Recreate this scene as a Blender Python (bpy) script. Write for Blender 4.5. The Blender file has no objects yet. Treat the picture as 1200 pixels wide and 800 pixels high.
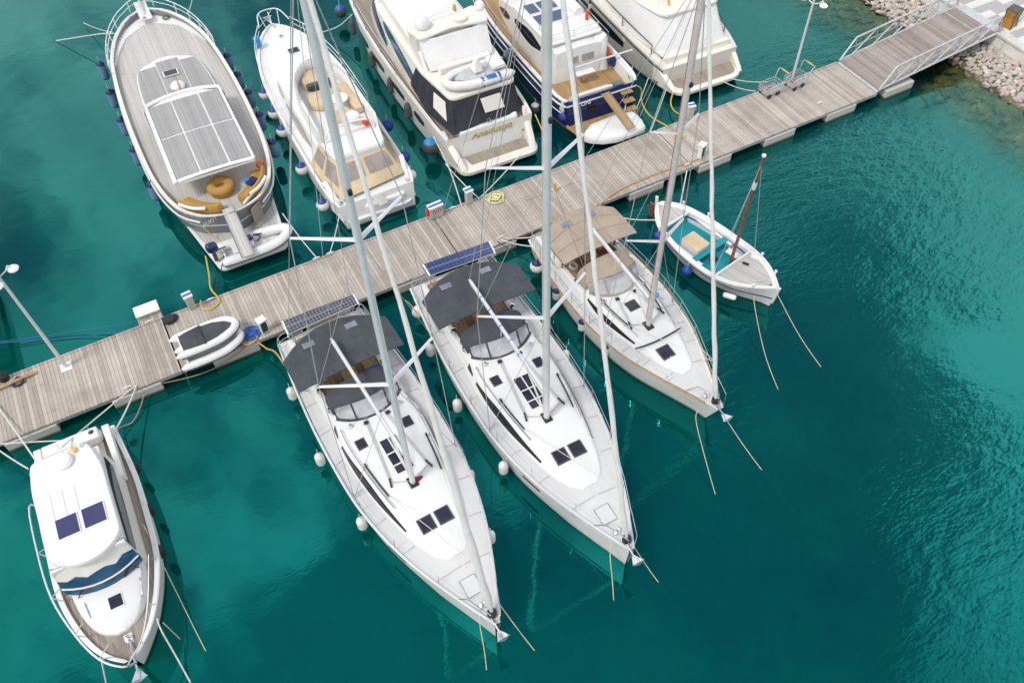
import bpy, math, random
from mathutils import Vector, Matrix
random.seed(7)
C = bpy.context.scene.collection
scn = bpy.context.scene
PI = math.pi
# ------------------------------------------------------------------ camera
FPX, HCAM = 1000.0, 27.0
RW = [[0.8779004, -0.3843456, 0.2856034], [-0.4787125, -0.6905187, 0.5422346], [-0.011191, -0.6127499, -0.7901977]]
def ray(u, v):
    c = (u-600.0, v-400.0, FPX)
    return [sum(RW[i][j]*c[j] for j in range(3)) for i in range(3)]
def at(u, v, z):
    d = ray(u, v); t = (z-HCAM)/d[2]
    return Vector((d[0]*t, d[1]*t, z))
cam = bpy.data.cameras.new('camera'); co = bpy.data.objects.new('camera', cam); C.objects.link(co)
cam.sensor_width = 36; cam.lens = FPX/1200*36; cam.clip_end = 3000; cam.clip_start = .1
m = Matrix.Identity(4)
for i in range(3):
    m[i][0] = RW[i][0]; m[i][1] = -RW[i][1]; m[i][2] = -RW[i][2]
m[2][3] = HCAM
co.matrix_world = m
scn.camera = co
# ------------------------------------------------------------------ materials
def newmat(name):
    mt = bpy.data.materials.new(name); mt.use_nodes = True
    nt = mt.node_tree
    return mt, nt, nt.nodes['Principled BSDF']
def N(nt, typ, **kw):
    n = nt.nodes.new(typ)
    for k, v in kw.items():
        if k.startswith('i_'):
            n.inputs[k[2:].replace('_', ' ')].default_value = v
        else: setattr(n, k, v)
    return n
def LK(nt, a, b): nt.links.new(a, b)
def c4(c): return (c[0], c[1], c[2], 1)
def ramp(nt, fac, stops, interp='LINEAR'):
    r = nt.nodes.new('ShaderNodeValToRGB'); r.color_ramp.interpolation = interp
    e = r.color_ramp.elements
    while len(e) < len(stops): e.new(.5)
    for k, (p, c) in enumerate(stops):
        e[k].position = p; e[k].color = c4(c) if len(c) == 3 else c
    if fac is not None: LK(nt, fac, r.inputs[0])
    return r
def mth(nt, op, a, b=None, c=None, clamp=False):
    n = nt.nodes.new('ShaderNodeMath'); n.operation = op; n.use_clamp = clamp
    for k, x in enumerate((a, b, c)):
        if x is None: continue
        if isinstance(x, (int, float)): n.inputs[k].default_value = x
        else: LK(nt, x, n.inputs[k])
    return n.outputs[0]
def mixc(nt, fac, a, b, mode='MIX'):
    n = nt.nodes.new('ShaderNodeMix'); n.data_type = 'RGBA'; n.blend_type = mode
    for idx, x in ((0, fac), (6, a), (7, b)):
        if isinstance(x, (int, float)): n.inputs[idx].default_value = x
        elif isinstance(x, tuple): n.inputs[idx].default_value = c4(x)
        else: LK(nt, x, n.inputs[idx])
    return n.outputs[2]
def objco(nt):
    return nt.nodes.new('ShaderNodeTexCoord').outputs['Object']
def noise(nt, co_, scale, detail=3, rough=.55, dim='3D', vscale=None):
    if vscale:
        mp = N(nt, 'ShaderNodeMapping'); mp.inputs['Scale'].default_value = vscale
        LK(nt, co_, mp.inputs[0]); co_ = mp.outputs[0]
    n = nt.nodes.new('ShaderNodeTexNoise'); n.noise_dimensions = dim
    n.inputs['Scale'].default_value = scale; n.inputs['Detail'].default_value = detail; n.inputs['Roughness'].default_value = rough
    LK(nt, co_, n.inputs['Vector'])
    return n.outputs[0]
def dirty(name, col, rough, coat=0., amt=.10, bump=0.):
    """painted glassfibre with faint run marks and grey scuffs"""
    mt, nt, b = newmat(name)
    o = objco(nt); f1 = noise(nt, o, .9, 5, .6, vscale=(.35, 2.2, 1.)); f2 = noise(nt, o, 6., 5, .7); f3 = noise(nt, o, .45, 3, .5)
    k = mth(nt, 'MULTIPLY', ramp(nt, f1, [(.48, (0, 0, 0)), (.72, (1, 1, 1))]).outputs[0], ramp(nt, f2, [(.4, (.2,)*3), (.65, (1,)*3)]).outputs[0])
    k = mth(nt, 'ADD', mth(nt, 'MULTIPLY', k, amt), mth(nt, 'MULTIPLY', ramp(nt, f3, [(.4, (0, 0, 0)), (.65, (1, 1, 1))]).outputs[0], .05))
    LK(nt, mixc(nt, k, col, tuple(c*.45*w_ for c, w_ in zip(col, (1., .95, .86)))), b.inputs['Base Color'])
    LK(nt, ramp(nt, f1, [(.4, (rough,)*3), (.7, (min(1, rough+.2),)*3)]).outputs[0], b.inputs['Roughness']); b.inputs['Coat Weight'].default_value = coat
    if bump:
        bp = N(nt, 'ShaderNodeBump'); bp.inputs['Strength'].default_value = bump; bp.inputs['Distance'].default_value = .01; LK(nt, noise(nt, o, 90, 2), bp.inputs['Height']); LK(nt, bp.outputs[0], b.inputs['Normal'])
    return mt
def plain(name, col, rough=.5, metal=0., var=.08, vs=3.0, spec=.5, coat=0., bump=0., bs=30.):
    mt, nt, b = newmat(name)
    o = objco(nt); f = noise(nt, o, vs, 4)
    hi = tuple(min(1, c*(1+var)) for c in col); lo = tuple(c*(1-var*1.3) for c in col)
    r = ramp(nt, f, [(.3, lo), (.7, hi)])
    LK(nt, r.outputs[0], b.inputs['Base Color'])
    b.inputs['Roughness'].default_value = rough; b.inputs['Metallic'].default_value = metal
    b.inputs['Specular IOR Level'].default_value = spec; b.inputs['Coat Weight'].default_value = coat
    if bump:
        f2 = noise(nt, o, bs, 3); bp = N(nt, 'ShaderNodeBump'); bp.inputs['Strength'].default_value = bump; bp.inputs['Distance'].default_value = .02
        LK(nt, f2, bp.inputs['Height']); LK(nt, bp.outputs[0], b.inputs['Normal'])
    return mt
def hullmat(name, top, boot, bottom, z1=.06, z2=.14, z3=None, band=None):
    """topsides paint, boot stripe and antifouling; the colour of the hull itself by height above its waterline"""
    mt, nt, b = newmat(name)
    o = objco(nt); s = N(nt, 'ShaderNodeSeparateXYZ'); LK(nt, o, s.inputs[0])
    f = noise(nt, o, 1.3, 5, .6, vscale=(.5, .5, 2.5))
    dirt = ramp(nt, f, [(.35, tuple(c*.93 for c in top)), (.6, top)])
    col = mixc(nt, mth(nt, 'LESS_THAN', s.outputs[2], z2), dirt.outputs[0], boot)
    col = mixc(nt, mth(nt, 'LESS_THAN', s.outputs[2], z1), col, bottom)
    if band:
        k = mth(nt, 'MULTIPLY', mth(nt, 'GREATER_THAN', s.outputs[2], z3), mth(nt, 'LESS_THAN', s.outputs[2], z3+.09))
        col = mixc(nt, k, col, band)
    LK(nt, col, b.inputs['Base Color']); b.inputs['Roughness'].default_value = .36; b.inputs['Specular IOR Level'].default_value = .35
    return mt
def teakmat(name, a, bcol, plank=.06, seam=(.05, .045, .04), axis=0, rough=.7, blotch=.35, seamw=.1):
    """planks running along local x (axis 0) or y (axis 1), each its own tone"""
    mt, nt, b = newmat(name)
    o = objco(nt); s = N(nt, 'ShaderNodeSeparateXYZ'); LK(nt, o, s.inputs[0])
    across = s.outputs[1 if axis == 0 else 0]; along = s.outputs[axis]
    q = mth(nt, 'DIVIDE', across, plank); fl = mth(nt, 'FLOOR', q); fr = mth(nt, 'FRACT', q)
    wn = N(nt, 'ShaderNodeTexWhiteNoise', noise_dimensions='1D'); LK(nt, fl, wn.inputs['W'])
    sc = (3, 40, 1) if axis == 0 else (40, 3, 1)
    st = noise(nt, o, .6, 5, .65, vscale=sc)
    bl = noise(nt, o, .9, 4, .6)
    f = mth(nt, 'ADD', mth(nt, 'MULTIPLY', wn.outputs[0], .45), mth(nt, 'MULTIPLY', st, .55))
    f = mth(nt, 'ADD', f, mth(nt, 'MULTIPLY', mth(nt, 'SUBTRACT', bl, .5), blotch))
    r = ramp(nt, f, [(.2, a), (.8, bcol)])
    e = mth(nt, 'LESS_THAN', fr, seamw)
    if axis == 1:
        jl = mth(nt, 'LESS_THAN', mth(nt, 'FRACT', mth(nt, 'DIVIDE', s.outputs[1], .735)), .035)
        e2 = mth(nt, 'MULTIPLY', jl, mth(nt, 'GREATER_THAN', mth(nt, 'FRACT', mth(nt, 'MULTIPLY', q, 2.0)), .45))
    col = mixc(nt, e, r.outputs[0], seam)
    if axis == 1:
        stn = ramp(nt, noise(nt, o, .55, 6, .68), [(.52, (0, 0, 0)), (.70, (1, 1, 1))]).outputs[0]
        col = mixc(nt, mth(nt, 'MULTIPLY', stn, .38), col, tuple(c*.55 for c in a))
        col = mixc(nt, mth(nt, 'MULTIPLY', e2, .45), col, seam)
    LK(nt, col, b.inputs['Base Color']); b.inputs['Roughness'].default_value = rough
    bp = N(nt, 'ShaderNodeBump'); bp.inputs['Strength'].default_value = .4; bp.inputs['Distance'].default_value = .01
    LK(nt, mth(nt, 'SUBTRACT', 1.0, e), bp.inputs['Height']); LK(nt, bp.outputs[0], b.inputs['Normal'])
    return mt
def solarmat(name, cell, line, pitch=.16, lw=.06):
    mt, nt, b = newmat(name)
    o = objco(nt); s = N(nt, 'ShaderNodeSeparateXYZ'); LK(nt, o, s.inputs[0])
    g = None
    for k in (0, 1):
        fr = mth(nt, 'FRACT', mth(nt, 'DIVIDE', s.outputs[k], pitch))
        l = mth(nt, 'LESS_THAN', fr, lw)
        g = l if g is None else mth(nt, 'MAXIMUM', g, l)
    f = noise(nt, o, 6, 3)
    base = ramp(nt, f, [(.3, tuple(c*.8 for c in cell)), (.7, tuple(c*1.25 for c in cell))])
    LK(nt, mixc(nt, g, base.outputs[0], line), b.inputs['Base Color'])
    b.inputs['Roughness'].default_value = .12; b.inputs['Coat Weight'].default_value = .6
    return mt
def canvasmat(name, col, scale=9., bump=.35, var=.14):
    mt, nt, b = newmat(name)
    o = objco(nt); f = noise(nt, o, 1.6, 5, .6)
    r = ramp(nt, f, [(.3, tuple(c*(1-var) for c in col)), (.7, tuple(c*(1+var) for c in col))])
    LK(nt, r.outputs[0], b.inputs['Base Color']); b.inputs['Roughness'].default_value = .85; b.inputs['Specular IOR Level'].default_value = .2
    f2 = noise(nt, o, scale, 4, .6, vscale=(1, 1, .35)); bp = N(nt, 'ShaderNodeBump'); bp.inputs['Strength'].default_value = bump; bp.inputs['Distance'].default_value = .06
    LK(nt, f2, bp.inputs['Height']); LK(nt, bp.outputs[0], b.inputs['Normal'])
    return mt
def glassmat(name, col, rough=.06):
    mt, nt, b = newmat(name)
    o = objco(nt); f = noise(nt, o, 1.1, 3)
    r = ramp(nt, f, [(.35, tuple(c*.6 for c in col)), (.65, tuple(c*1.4 for c in col))])
    LK(nt, r.outputs[0], b.inputs['Base Color']); b.inputs['Roughness'].default_value = rough; b.inputs['IOR'].default_value = 1.5
    return mt
def clearmat(name, tint=(.8, .82, .85), alpha=.45):
    mt, nt, b = newmat(name)
    o = objco(nt); f = noise(nt, o, 1.7, 3, .45)
    LK(nt, ramp(nt, f, [(.35, tuple(c*.8 for c in tint)), (.6, tint)]).outputs[0], b.inputs['Base Color'])
    b.inputs['Roughness'].default_value = .12
    LK(nt, ramp(nt, f, [(.35, (alpha*.7,)*3), (.65, (min(1, alpha*1.25),)*3)]).outputs[0], b.inputs['Alpha'])
    return mt
M = dict(
 gel=dirty('white_gelcoat', (.76, .76, .75), .28, .2, .2),
 deckw=dirty('nonslip_deck', (.63, .63, .63), .6, 0., .22, .2),
 deckg=plain('nonslip_grey', (.60, .60, .61), .65, var=.05, vs=1.6, bump=.15, bs=120),
 cream=plain('cream_gelcoat', (.76, .73, .66), .3, var=.05, vs=1.2, coat=.2),
 steel=plain('stainless_steel', (.72, .73, .75), .22, 1., var=.05),
 alloy=plain('anodised_alloy', (.66, .68, .70), .42, .25, var=.06, vs=2),
 alloyp=plain('old_pinkish_spar', (.62, .585, .575), .45, .2, var=.12),
 alloyw=plain('white_spar_paint', (.78, .78, .78), .35, var=.04),
 galv=plain('galvanised_steel', (.58, .60, .62), .5, .5, var=.12, vs=6),
 black=plain('black_fitting', (.02, .02, .022), .45, var=.2),
 rubber=plain('black_rubber', (.03, .03, .032), .6, var=.2, bump=.2),
 dark=plain('dark_grey_paint', (.07, .075, .08), .5, var=.15),
 glass=glassmat('tinted_glass', (.015, .018, .022)),
 glassb=glassmat('blue_tinted_glass', (.022, .075, .15)),
 hatchg=glassmat('hatch_acrylic', (.03, .027, .045)),
 clear=clearmat('clear_vinyl', (.62, .65, .70), .5),
 clear2=clearmat('clear_vinyl_brown', (.42, .38, .36), .55),
 can_grey=canvasmat('charcoal_canvas', (.066, .073, .084), 5., .7, .2),
 can_black=canvasmat('black_canvas', (.036, .040, .050), 6., .6, .25),
 can_beige=canvasmat('beige_canvas', (.38, .31, .245), 5., .6, .12),
 can_sand=canvasmat('sand_canvas', (.60, .47, .31)),
 can_white=canvasmat('white_canvas', (.74, .74, .73), 5., .5, .05),
 can_cream=canvasmat('cream_canvas', (.72, .69, .64), 5., .4, .05),
 sail=canvasmat('sailcloth', (.72, .72, .70), 14., .5, .06),
 tan=canvasmat('tan_cushion', (.43, .25, .075), 7., .5),
 teakgrey=teakmat('weathered_teak', (.45, .43, .405), (.62, .60, .57), seam=(.16, .15, .14)),
 teakpanel=teakmat('grey_teak_panel', (.29, .285, .285), (.43, .42, .415), plank=.05, seam=(.13, .13, .13)),
 teakbrown=teakmat('oiled_teak', (.34, .20, .085), (.52, .34, .16)),
 teakmid=teakmat('greybrown_teak', (.26, .215, .175), (.42, .36, .30)),
 teakcock=teakmat('cockpit_teak', (.25, .15, .08), (.45, .32, .20), plank=.08),
 varnish=plain('varnished_wood', (.21, .07, .04), .3, var=.3, vs=5, coat=.4),
 wood=plain('bare_wood', (.42, .27, .14), .6, var=.2, vs=6),
 pier=teakmat('pier_planks', (.33, .285, .245), (.54, .485, .43), plank=.145, seam=(.14, .12, .10), axis=1, rough=.85, blotch=.6, seamw=.09),
 gang=teakmat('gangway_planks', (.24, .20, .18), (.43, .375, .34), plank=.145, seam=(.09, .075, .07), axis=1, rough=.85, blotch=.3, seamw=.09),
 concrete=plain('concrete', (.46, .45, .42), .85, var=.12, vs=4, bump=.2),
 solarb=solarmat('blue_solar_cells', (.018, .036, .13), (.12, .16, .3)),
 solark=solarmat('dark_solar_cells', (.05, .055, .075), (.34, .35, .38), .13, .12),
 solarv=solarmat('violet_solar_cells', (.014, .016, .10), (.03, .035, .14), .16, .04),
 fwhite=plain('white_fender', (.78, .77, .73), .45, var=.05),
 fblue=plain('faded_blue_fender', (.17, .29, .48), .6, var=.15),
 fnavy=plain('navy_fender', (.012, .025, .12), .5, var=.15),
 froyal=plain('royal_blue_fender', (.02, .06, .32), .45, var=.1),
 fpurple=plain('violet_blue_fender', (.05, .05, .30), .45, var=.1),
 fblack=plain('black_fender', (.025, .025, .028), .55, var=.2),
 fgrey=plain('grey_green_fender_cover', (.10, .105, .10), .8, var=.2),
 greyliner=plain('pale_grey_liner', (.50, .51, .52), .5, var=.08),
 seambrown=plain('brown_seam', (.22, .17, .13), .8, var=.1),
 greyclear=plain('clouded_vinyl', (.20, .22, .26), .2, var=.25, vs=4),
 slate=plain('slate_blue_paint', (.05, .085, .14), .25, var=.2, coat=.5),
 fdark=plain('dark_grey_fender', (.06, .065, .075), .45, var=.15),
 cyan=plain('bright_blue_plastic', (.03, .25, .55), .5, var=.1),
 ropew=plain('white_rope', (.66, .64, .58), .85, var=.12, vs=20),
 ropegr=plain('grey_line', (.42, .42, .43), .85, var=.15, vs=20),
 ropey=plain('straw_rope', (.60, .53, .36), .85, var=.15, vs=20),
 ropeyel=plain('yellow_hose', (.62, .45, .07), .6, var=.15, vs=20),
 ropelime=plain('pale_yellow_hose', (.74, .72, .36), .6, var=.1, vs=20),
 ropeor=plain('orange_rope', (.55, .31, .12), .8, var=.15, vs=20),
 ropebl=plain('blue_rope', (.03, .13, .34), .8, var=.15, vs=20),
 ropedk=plain('navy_rope', (.02, .025, .06), .8, var=.2, vs=20),
 ropepk=plain('pinkish_line', (.45, .12, .14), .8, var=.2, vs=20),
 roper=plain('tan_rope', (.45, .28, .17), .85, var=.15, vs=20),
 red=plain('red_plastic', (.62, .05, .03), .5, var=.1),
 orange=plain('orange_lifebuoy', (.80, .14, .03), .5, var=.08),
 blue=plain('blue_plastic', (.03, .12, .45), .45, var=.1),
 navy=plain('navy_paint', (.010, .020, .085), .25, var=.15, coat=.4),
 turq=plain('turquoise_paint', (.005, .27, .32), .5, var=.1),
 hypalon=plain('white_inflatable_fabric', (.72, .72, .71), .5, var=.05),
 yellow=plain('yellow_plastic', (.75, .42, .03), .5, var=.1),
 gold=plain('gold_leaf', (.50, .36, .06), .35, .3, var=.1),
 corten=plain('orange_brown_timber', (.38, .17, .03), .6, var=.25, vs=7),
 burg=plain('burgundy_cloth', (.22, .015, .03), .8, var=.2),
 chrome=plain('polished_anchor', (.75, .76, .78), .15, 1., var=.03),
 greygel=plain('grey_gelcoat', (.13, .135, .15), .35, var=.08, coat=.3),
 green=plain('dark_green_paint', (.02, .07, .06), .45, var=.1),
)
# ------------------------------------------------------------------ mesh helpers
class MB:
    def __init__(s): s.v = []; s.f = []
    def add(s, vs, fs):
        o = len(s.v); s.v += [tuple(x) for x in vs]; s.f += [tuple(i+o for i in f) for f in fs]; return s
    def box(s, c, d, rz=0., ry=0.):
        R_ = Matrix.Rotation(rz, 3, 'Z') @ Matrix.Rotation(ry, 3, 'Y')
        vs = [Vector(c)+R_ @ Vector((sx*d[0]/2, sy*d[1]/2, sz*d[2]/2)) for sx in (-1, 1) for sy in (-1, 1) for sz in (-1, 1)]
        return s.add(vs, [(0, 1, 3, 2), (4, 6, 7, 5), (0, 4, 5, 1), (2, 3, 7, 6), (0, 2, 6, 4), (1, 5, 7, 3)])
    def frus(s, bot, top, capb=True, capt=True):
        n = len(bot); vs = list(bot)+list(top)
        a = sum(bot[i][0]*bot[(i+1) % n][1]-bot[(i+1) % n][0]*bot[i][1] for i in range(n))
        fs = [(i, (i+1) % n, n+(i+1) % n, n+i) for i in range(n)]
        if capb: fs.append(tuple(reversed(range(n))))
        if capt: fs.append(tuple(range(n, 2*n)))
        if a < 0: fs = [tuple(reversed(f)) for f in fs]
        return s.add(vs, fs)
    def prism(s, poly, z0, z1, shrink=0., capb=True):
        cx = sum(p[0] for p in poly)/len(poly); cy = sum(p[1] for p in poly)/len(poly)
        top = []
        for p in poly:
            d = Vector((p[0]-cx, p[1]-cy)); l = d.length or 1; d *= max(0, (l-shrink))/l
            top.append((cx+d.x, cy+d.y, z1 if not callable(z1) else z1(cx+d.x, cy+d.y)))
        return s.frus([(p[0], p[1], z0 if not callable(z0) else z0(p[0], p[1])) for p in poly], top, capb)
    def rings(s, rg, closed=True, caps=True):
        n = len(rg[0]); vs = [p for r in rg for p in r]; fs = []
        for k in range(len(rg)-1):
            for i in range(n if closed else n-1):
                j = (i+1) % n
                fs.append((k*n+i, k*n+j, (k+1)*n+j, (k+1)*n+i))
        if caps and closed:
            fs.append(tuple(reversed(range(n)))); fs.append(tuple((len(rg)-1)*n+i for i in range(n)))
        return s.add(vs, fs)
    def tube(s, pts, r, n=8, closed=False):
        pts = [Vector(p) for p in pts]; m_ = len(pts); rg = []
        if isinstance(r, (int, float)): r = [r]*m_
        up = None
        for k, p in enumerate(pts):
            if closed: t = pts[(k+1) % m_]-pts[k-1]
            else: t = pts[min(k+1, m_-1)]-pts[max(k-1, 0)]
            if t.length < 1e-9: t = Vector((0, 0, 1))
            t.normalize()
            if up is None:
                up = Vector((0, 0, 1)) if abs(t.z) < .9 else Vector((1, 0, 0))
            a = t.cross(up)
            if a.length < 1e-4: up = Vector((1, 0, 0)) if abs(t.x) < .9 else Vector((0, 1, 0)); a = t.cross(up)
            a.normalize(); b = t.cross(a); up = -b if False else a.cross(t)
            rg.append([p+(a*math.cos(2*PI*i/n)+b*math.sin(2*PI*i/n))*r[k] for i in range(n)])
        if closed: rg.append(rg[0]); return s.rings(rg, True, False)
        return s.rings(rg)
    def lathe(s, prof, c=(0, 0, 0), n=16, axis=None):
        rg = []
        Q = Vector((0, 0, 1)).rotation_difference(Vector(axis)).to_matrix() if axis else Matrix.Identity(3)
        for (r, z) in prof:
            rg.append([Vector(c)+Q @ Vector((max(r, .0005)*math.cos(2*PI*i/n), max(r, .0005)*math.sin(2*PI*i/n), z)) for i in range(n)])
        return s.rings(rg)
    def ball(s, c, r, n=16, sq=1.):
        return s.lathe([(r*math.sin(PI*k/8), -r*sq*math.cos(PI*k/8)) for k in range(9)], c, n)
    def build(s, name, mat, parent=None, smooth=40, bevel=0., seg=2, sub=0):
        me = bpy.data.meshes.new(name); me.from_pydata([tuple(p) for p in s.v], [], s.f); me.update()
        import bmesh
        bm = bmesh.new(); bm.from_mesh(me); bmesh.ops.remove_doubles(bm, verts=bm.verts, dist=.0004)
        bmesh.ops.recalc_face_normals(bm, faces=bm.faces); bm.to_mesh(me); bm.free()
        if smooth:
            for p in me.polygons: p.use_smooth = True
            me.set_sharp_from_angle(angle=math.radians(smooth))
        me.materials.append(M[mat] if isinstance(mat, str) else mat)
        o = bpy.data.objects.new(name, me); C.objects.link(o)
        if parent is not None: o.parent = parent
        if bevel:
            b = o.modifiers.new('bevel', 'BEVEL'); b.width = bevel; b.segments = seg; b.limit_method = 'ANGLE'; b.angle_limit = math.radians(35)
        if sub:
            b = o.modifiers.new('sub', 'SUBSURF'); b.levels = sub; b.render_levels = sub
        return o
def tag(o, label, cat, group=None, kind=None):
    if label: o['label'] = label
    if cat: o['category'] = cat
    if group: o['group'] = group
    if kind: o['kind'] = kind
    return o
def thing(name, label, cat, loc=(0, 0, 0), rz=0., group=None):
    o = bpy.data.objects.new(name, None); C.objects.link(o); o.empty_display_size = .3
    o.location = loc; o.rotation_euler = (0, 0, rz)
    return tag(o, label, cat, group)
def itp(tab, x):
    """smooth (monotone enough) interpolation of [(x, y)]"""
    if x <= tab[0][0]: return tab[0][1]
    if x >= tab[-1][0]: return tab[-1][1]
    for k in range(len(tab)-1):
        if tab[k][0] <= x <= tab[k+1][0]:
            x0, y0 = tab[k]; x1, y1 = tab[k+1]; h = x1-x0; t = (x-x0)/h
            m0 = (y1-tab[k-1][1])/(x1-tab[k-1][0]) if k > 0 else (y1-y0)/h
            m1 = (tab[k+2][1]-y0)/(tab[k+2][0]-x0) if k < len(tab)-2 else (y1-y0)/h
            return y0*(2*t**3-3*t*t+1)+m0*h*(t**3-2*t*t+t)+y1*(-2*t**3+3*t*t)+m1*h*(t**3-t*t)
def rnd(poly, r, n=4):
    """round the corners of a 2-D polygon"""
    out = []; L_ = len(poly)
    for i in range(L_):
        p = Vector(poly[i][:2]); a = Vector(poly[i-1][:2]); b = Vector(poly[(i+1) % L_][:2])
        rr = r[i] if isinstance(r, (list, tuple)) else r
        da, db = a-p, b-p; ra = min(rr, da.length*.48); rb = min(rr, db.length*.48)
        if rr <= 0: out.append(tuple(p)); continue
        s_, e = p+da.normalized()*ra, p+db.normalized()*rb
        for k in range(n+1):
            t = k/n; out.append(tuple(s_*(1-t)**2+p*2*t*(1-t)+e*t*t))
    return out
def cr(pts, n=6, closed=False):
    """Catmull-Rom through 3-D points"""
    P_ = [Vector(p) for p in pts]; out = []; L_ = len(P_)
    rng = range(L_) if closed else range(L_-1)
    for i in rng:
        g = lambda k: P_[k % L_] if closed else P_[max(0, min(L_-1, k))]
        p0, p1, p2, p3 = g(i-1), g(i), g(i+1), g(i+2)
        for k in range(n):
            t = k/n
            out.append(.5*((2*p1)+(p2-p0)*t+(2*p0-5*p1+4*p2-p3)*t*t+(-p0+3*p1-3*p2+p3)*t**3))
    if not closed: out.append(P_[-1])
    return out
class Frame:
    """a boat's own axes: x from the middle of the stern to the bow, y to port"""
    def __init__(s, stern, bow):
        s.s = Vector(stern); d = Vector(bow)-s.s; s.d = d.normalized(); s.n = Vector((-s.d.y, s.d.x)); s.rz = math.atan2(s.d.y, s.d.x)
    def px(s, u, v, z):
        p = at(u, v, z).xy-s.s; return Vector((p.dot(s.d), p.dot(s.n), z))
    def pxs(s, z, *q): return [s.px(a, b, z) for a, b in q]
    def world(s, p):
        w = s.s+s.d*p[0]+s.n*p[1]; return Vector((w.x, w.y, p[2]))
def hull(root, L_, beam, sheer, wl, mats, rake=.5, srake=0., depth=.9, rw=.08, drop=.04, deckmat='deckw', n=40, bowpow=None, camber=.05, x0=0., name='hull', flare=.5, decktab=None, rail=None):
    """hull shell with cap rail and a separate deck sheet"""
    rg = []; dl = []; dr = []
    xs = [x0+(L_-x0)*(1-(1-k/n)**1.35) for k in range(n+1)]
    for x in xs:
        b = max(itp(beam, x), .012); z = itp(sheer, x); w = min(max(itp(wl, x), .006), b)
        t = (x-x0)/(L_-x0)
        sh = lambda zz: -(rake*max(0, t-.55)/.45*(1-max(zz, -.4)/z)) + (srake*max(0, 1-t/.12)*(1-max(zz, 0)/z))
        dr_ = drop if decktab is None else z-itp(decktab, x)
        bi = max(b-rw, .004)
        half = [(bi-.01 if bi > .02 else bi*.5, z-dr_), (bi, z-.012), (bi+.012 if bi > .02 else bi, z), (b-.012 if b > .03 else b*.8, z), (b, z-.015)]
        for q in (.75, .5, .25):
            half.append((w+(b-w)*q**(.5+flare), z*q))
        half += [(w, 0.), (w*.9, -.25*depth), (w*.6, -.6*depth), (.004, -depth)]
        pts = [Vector((x+sh(zz), yy, zz)) for yy, zz in half]+[Vector((x+sh(zz), -yy, zz)) for yy, zz in reversed(half)]
        rg.append(pts); dl.append(pts[0]); dr.append(pts[-1])
    mb = MB(); mb.rings(rg, closed=False)
    n_ = len(rg[0])
    mb.add(rg[0][3:n_-3], [tuple(range(n_-6))])
    h = mb.build(name, mats, root, 35)
    dk = MB(); R2 = []
    for a, b in zip(dl, dr):
        R2.append([Vector((a.x, a.y*(1-k/4), a.z+camber*(1-(1-k/4)**2)*min(1, abs(a.y)))) for k in range(5)]+[Vector((b.x, b.y*k/4, b.z+camber*(1-(k/4)**2)*min(1, abs(b.y)))) for k in range(1, 5)])
    dk.rings(R2, closed=False)
    d = dk.build('deck', deckmat, root, 30)
    return h, d
def edge(beam, sheer, xs, side, inset=.06, dz=0.):
    return [Vector((x, side*max(itp(beam, x)-inset, 0), itp(sheer, x)+dz)) for x in xs]
# ------------------------------------------------------------------ light and sky
w = bpy.data.worlds.new('World'); scn.world = w; w.use_nodes = True
nt = w.node_tree; bg = nt.nodes['Background']
SUN_EL, SUN_AZ = math.radians(56), math.radians(-104)      # azimuth from +y, clockwise: the sun stands over the left of the picture
sky = N(nt, 'ShaderNodeTexSky', sky_type='NISHITA'); sky.sun_disc = False; sky.sun_elevation = SUN_EL; sky.sun_rotation = SUN_AZ
sky.air_density = 1.0; sky.dust_density = 1.5; sky.ozone_density = 1.2
tc = nt.nodes.new('ShaderNodeTexCoord'); g = tc.outputs['Generated']
sp = N(nt, 'ShaderNodeSeparateXYZ'); LK(nt, g, sp.inputs[0])
zz = mth(nt, 'ADD', mth(nt, 'MAXIMUM', sp.outputs[2], 0.0), .25)
cb = N(nt, 'ShaderNodeCombineXYZ')
LK(nt, mth(nt, 'DIVIDE', sp.outputs[0], zz), cb.inputs[0]); LK(nt, mth(nt, 'DIVIDE', sp.outputs[1], zz), cb.inputs[1])
mpo = N(nt, 'ShaderNodeMapping'); mpo.inputs['Location'].default_value = (7.1, 5.5, 0); LK(nt, cb.outputs[0], mpo.inputs[0])
n1 = mth(nt, 'MULTIPLY_ADD', noise(nt, mpo.outputs[0], 3.4, 9, .66), 2.9, -.95)
def bank_of_cloud(u, v, lo, hi):
    d = Vector(ray(u, v)).normalized(); d.z = -d.z
    vm = N(nt, 'ShaderNodeVectorMath', operation='DOT_PRODUCT'); LK(nt, g, vm.inputs[0]); vm.inputs[1].default_value = d
    mr_ = N(nt, 'ShaderNodeMapRange', interpolation_type='SMOOTHSTEP'); LK(nt, vm.outputs['Value'], mr_.inputs[0]); mr_.inputs[1].default_value = lo; mr_.inputs[2].default_value = hi
    return mr_.outputs[0]
bright = bank_of_cloud(1350, 540, .962, .996)
bright = mth(nt, 'ADD', bright, mth(nt, 'MULTIPLY', bank_of_cloud(1290, 230, .955, 1.0), .5))
soft = mth(nt, 'ADD', bank_of_cloud(300, 590, .9905, .999), mth(nt, 'ADD', bank_of_cloud(575, 575, .996, .9995), bank_of_cloud(215, 210, .985, .998)))
gap = mth(nt, 'ADD', bank_of_cloud(850, 640, .965, .99), bank_of_cloud(980, 480, .98, .995))
n1 = mth(nt, 'ADD', n1, mth(nt, 'ADD', mth(nt, 'ADD', mth(nt, 'MULTIPLY', bright, .30), mth(nt, 'MULTIPLY', soft, .16)), mth(nt, 'ADD', mth(nt, 'MULTIPLY', gap, -.35), -.10)))
ad = mth(nt, 'ADD', n1, mth(nt, 'MULTIPLY', mth(nt, 'SUBTRACT', sp.outputs[2], .80), -.75))      # broken cloud overhead, closed lower down
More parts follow.
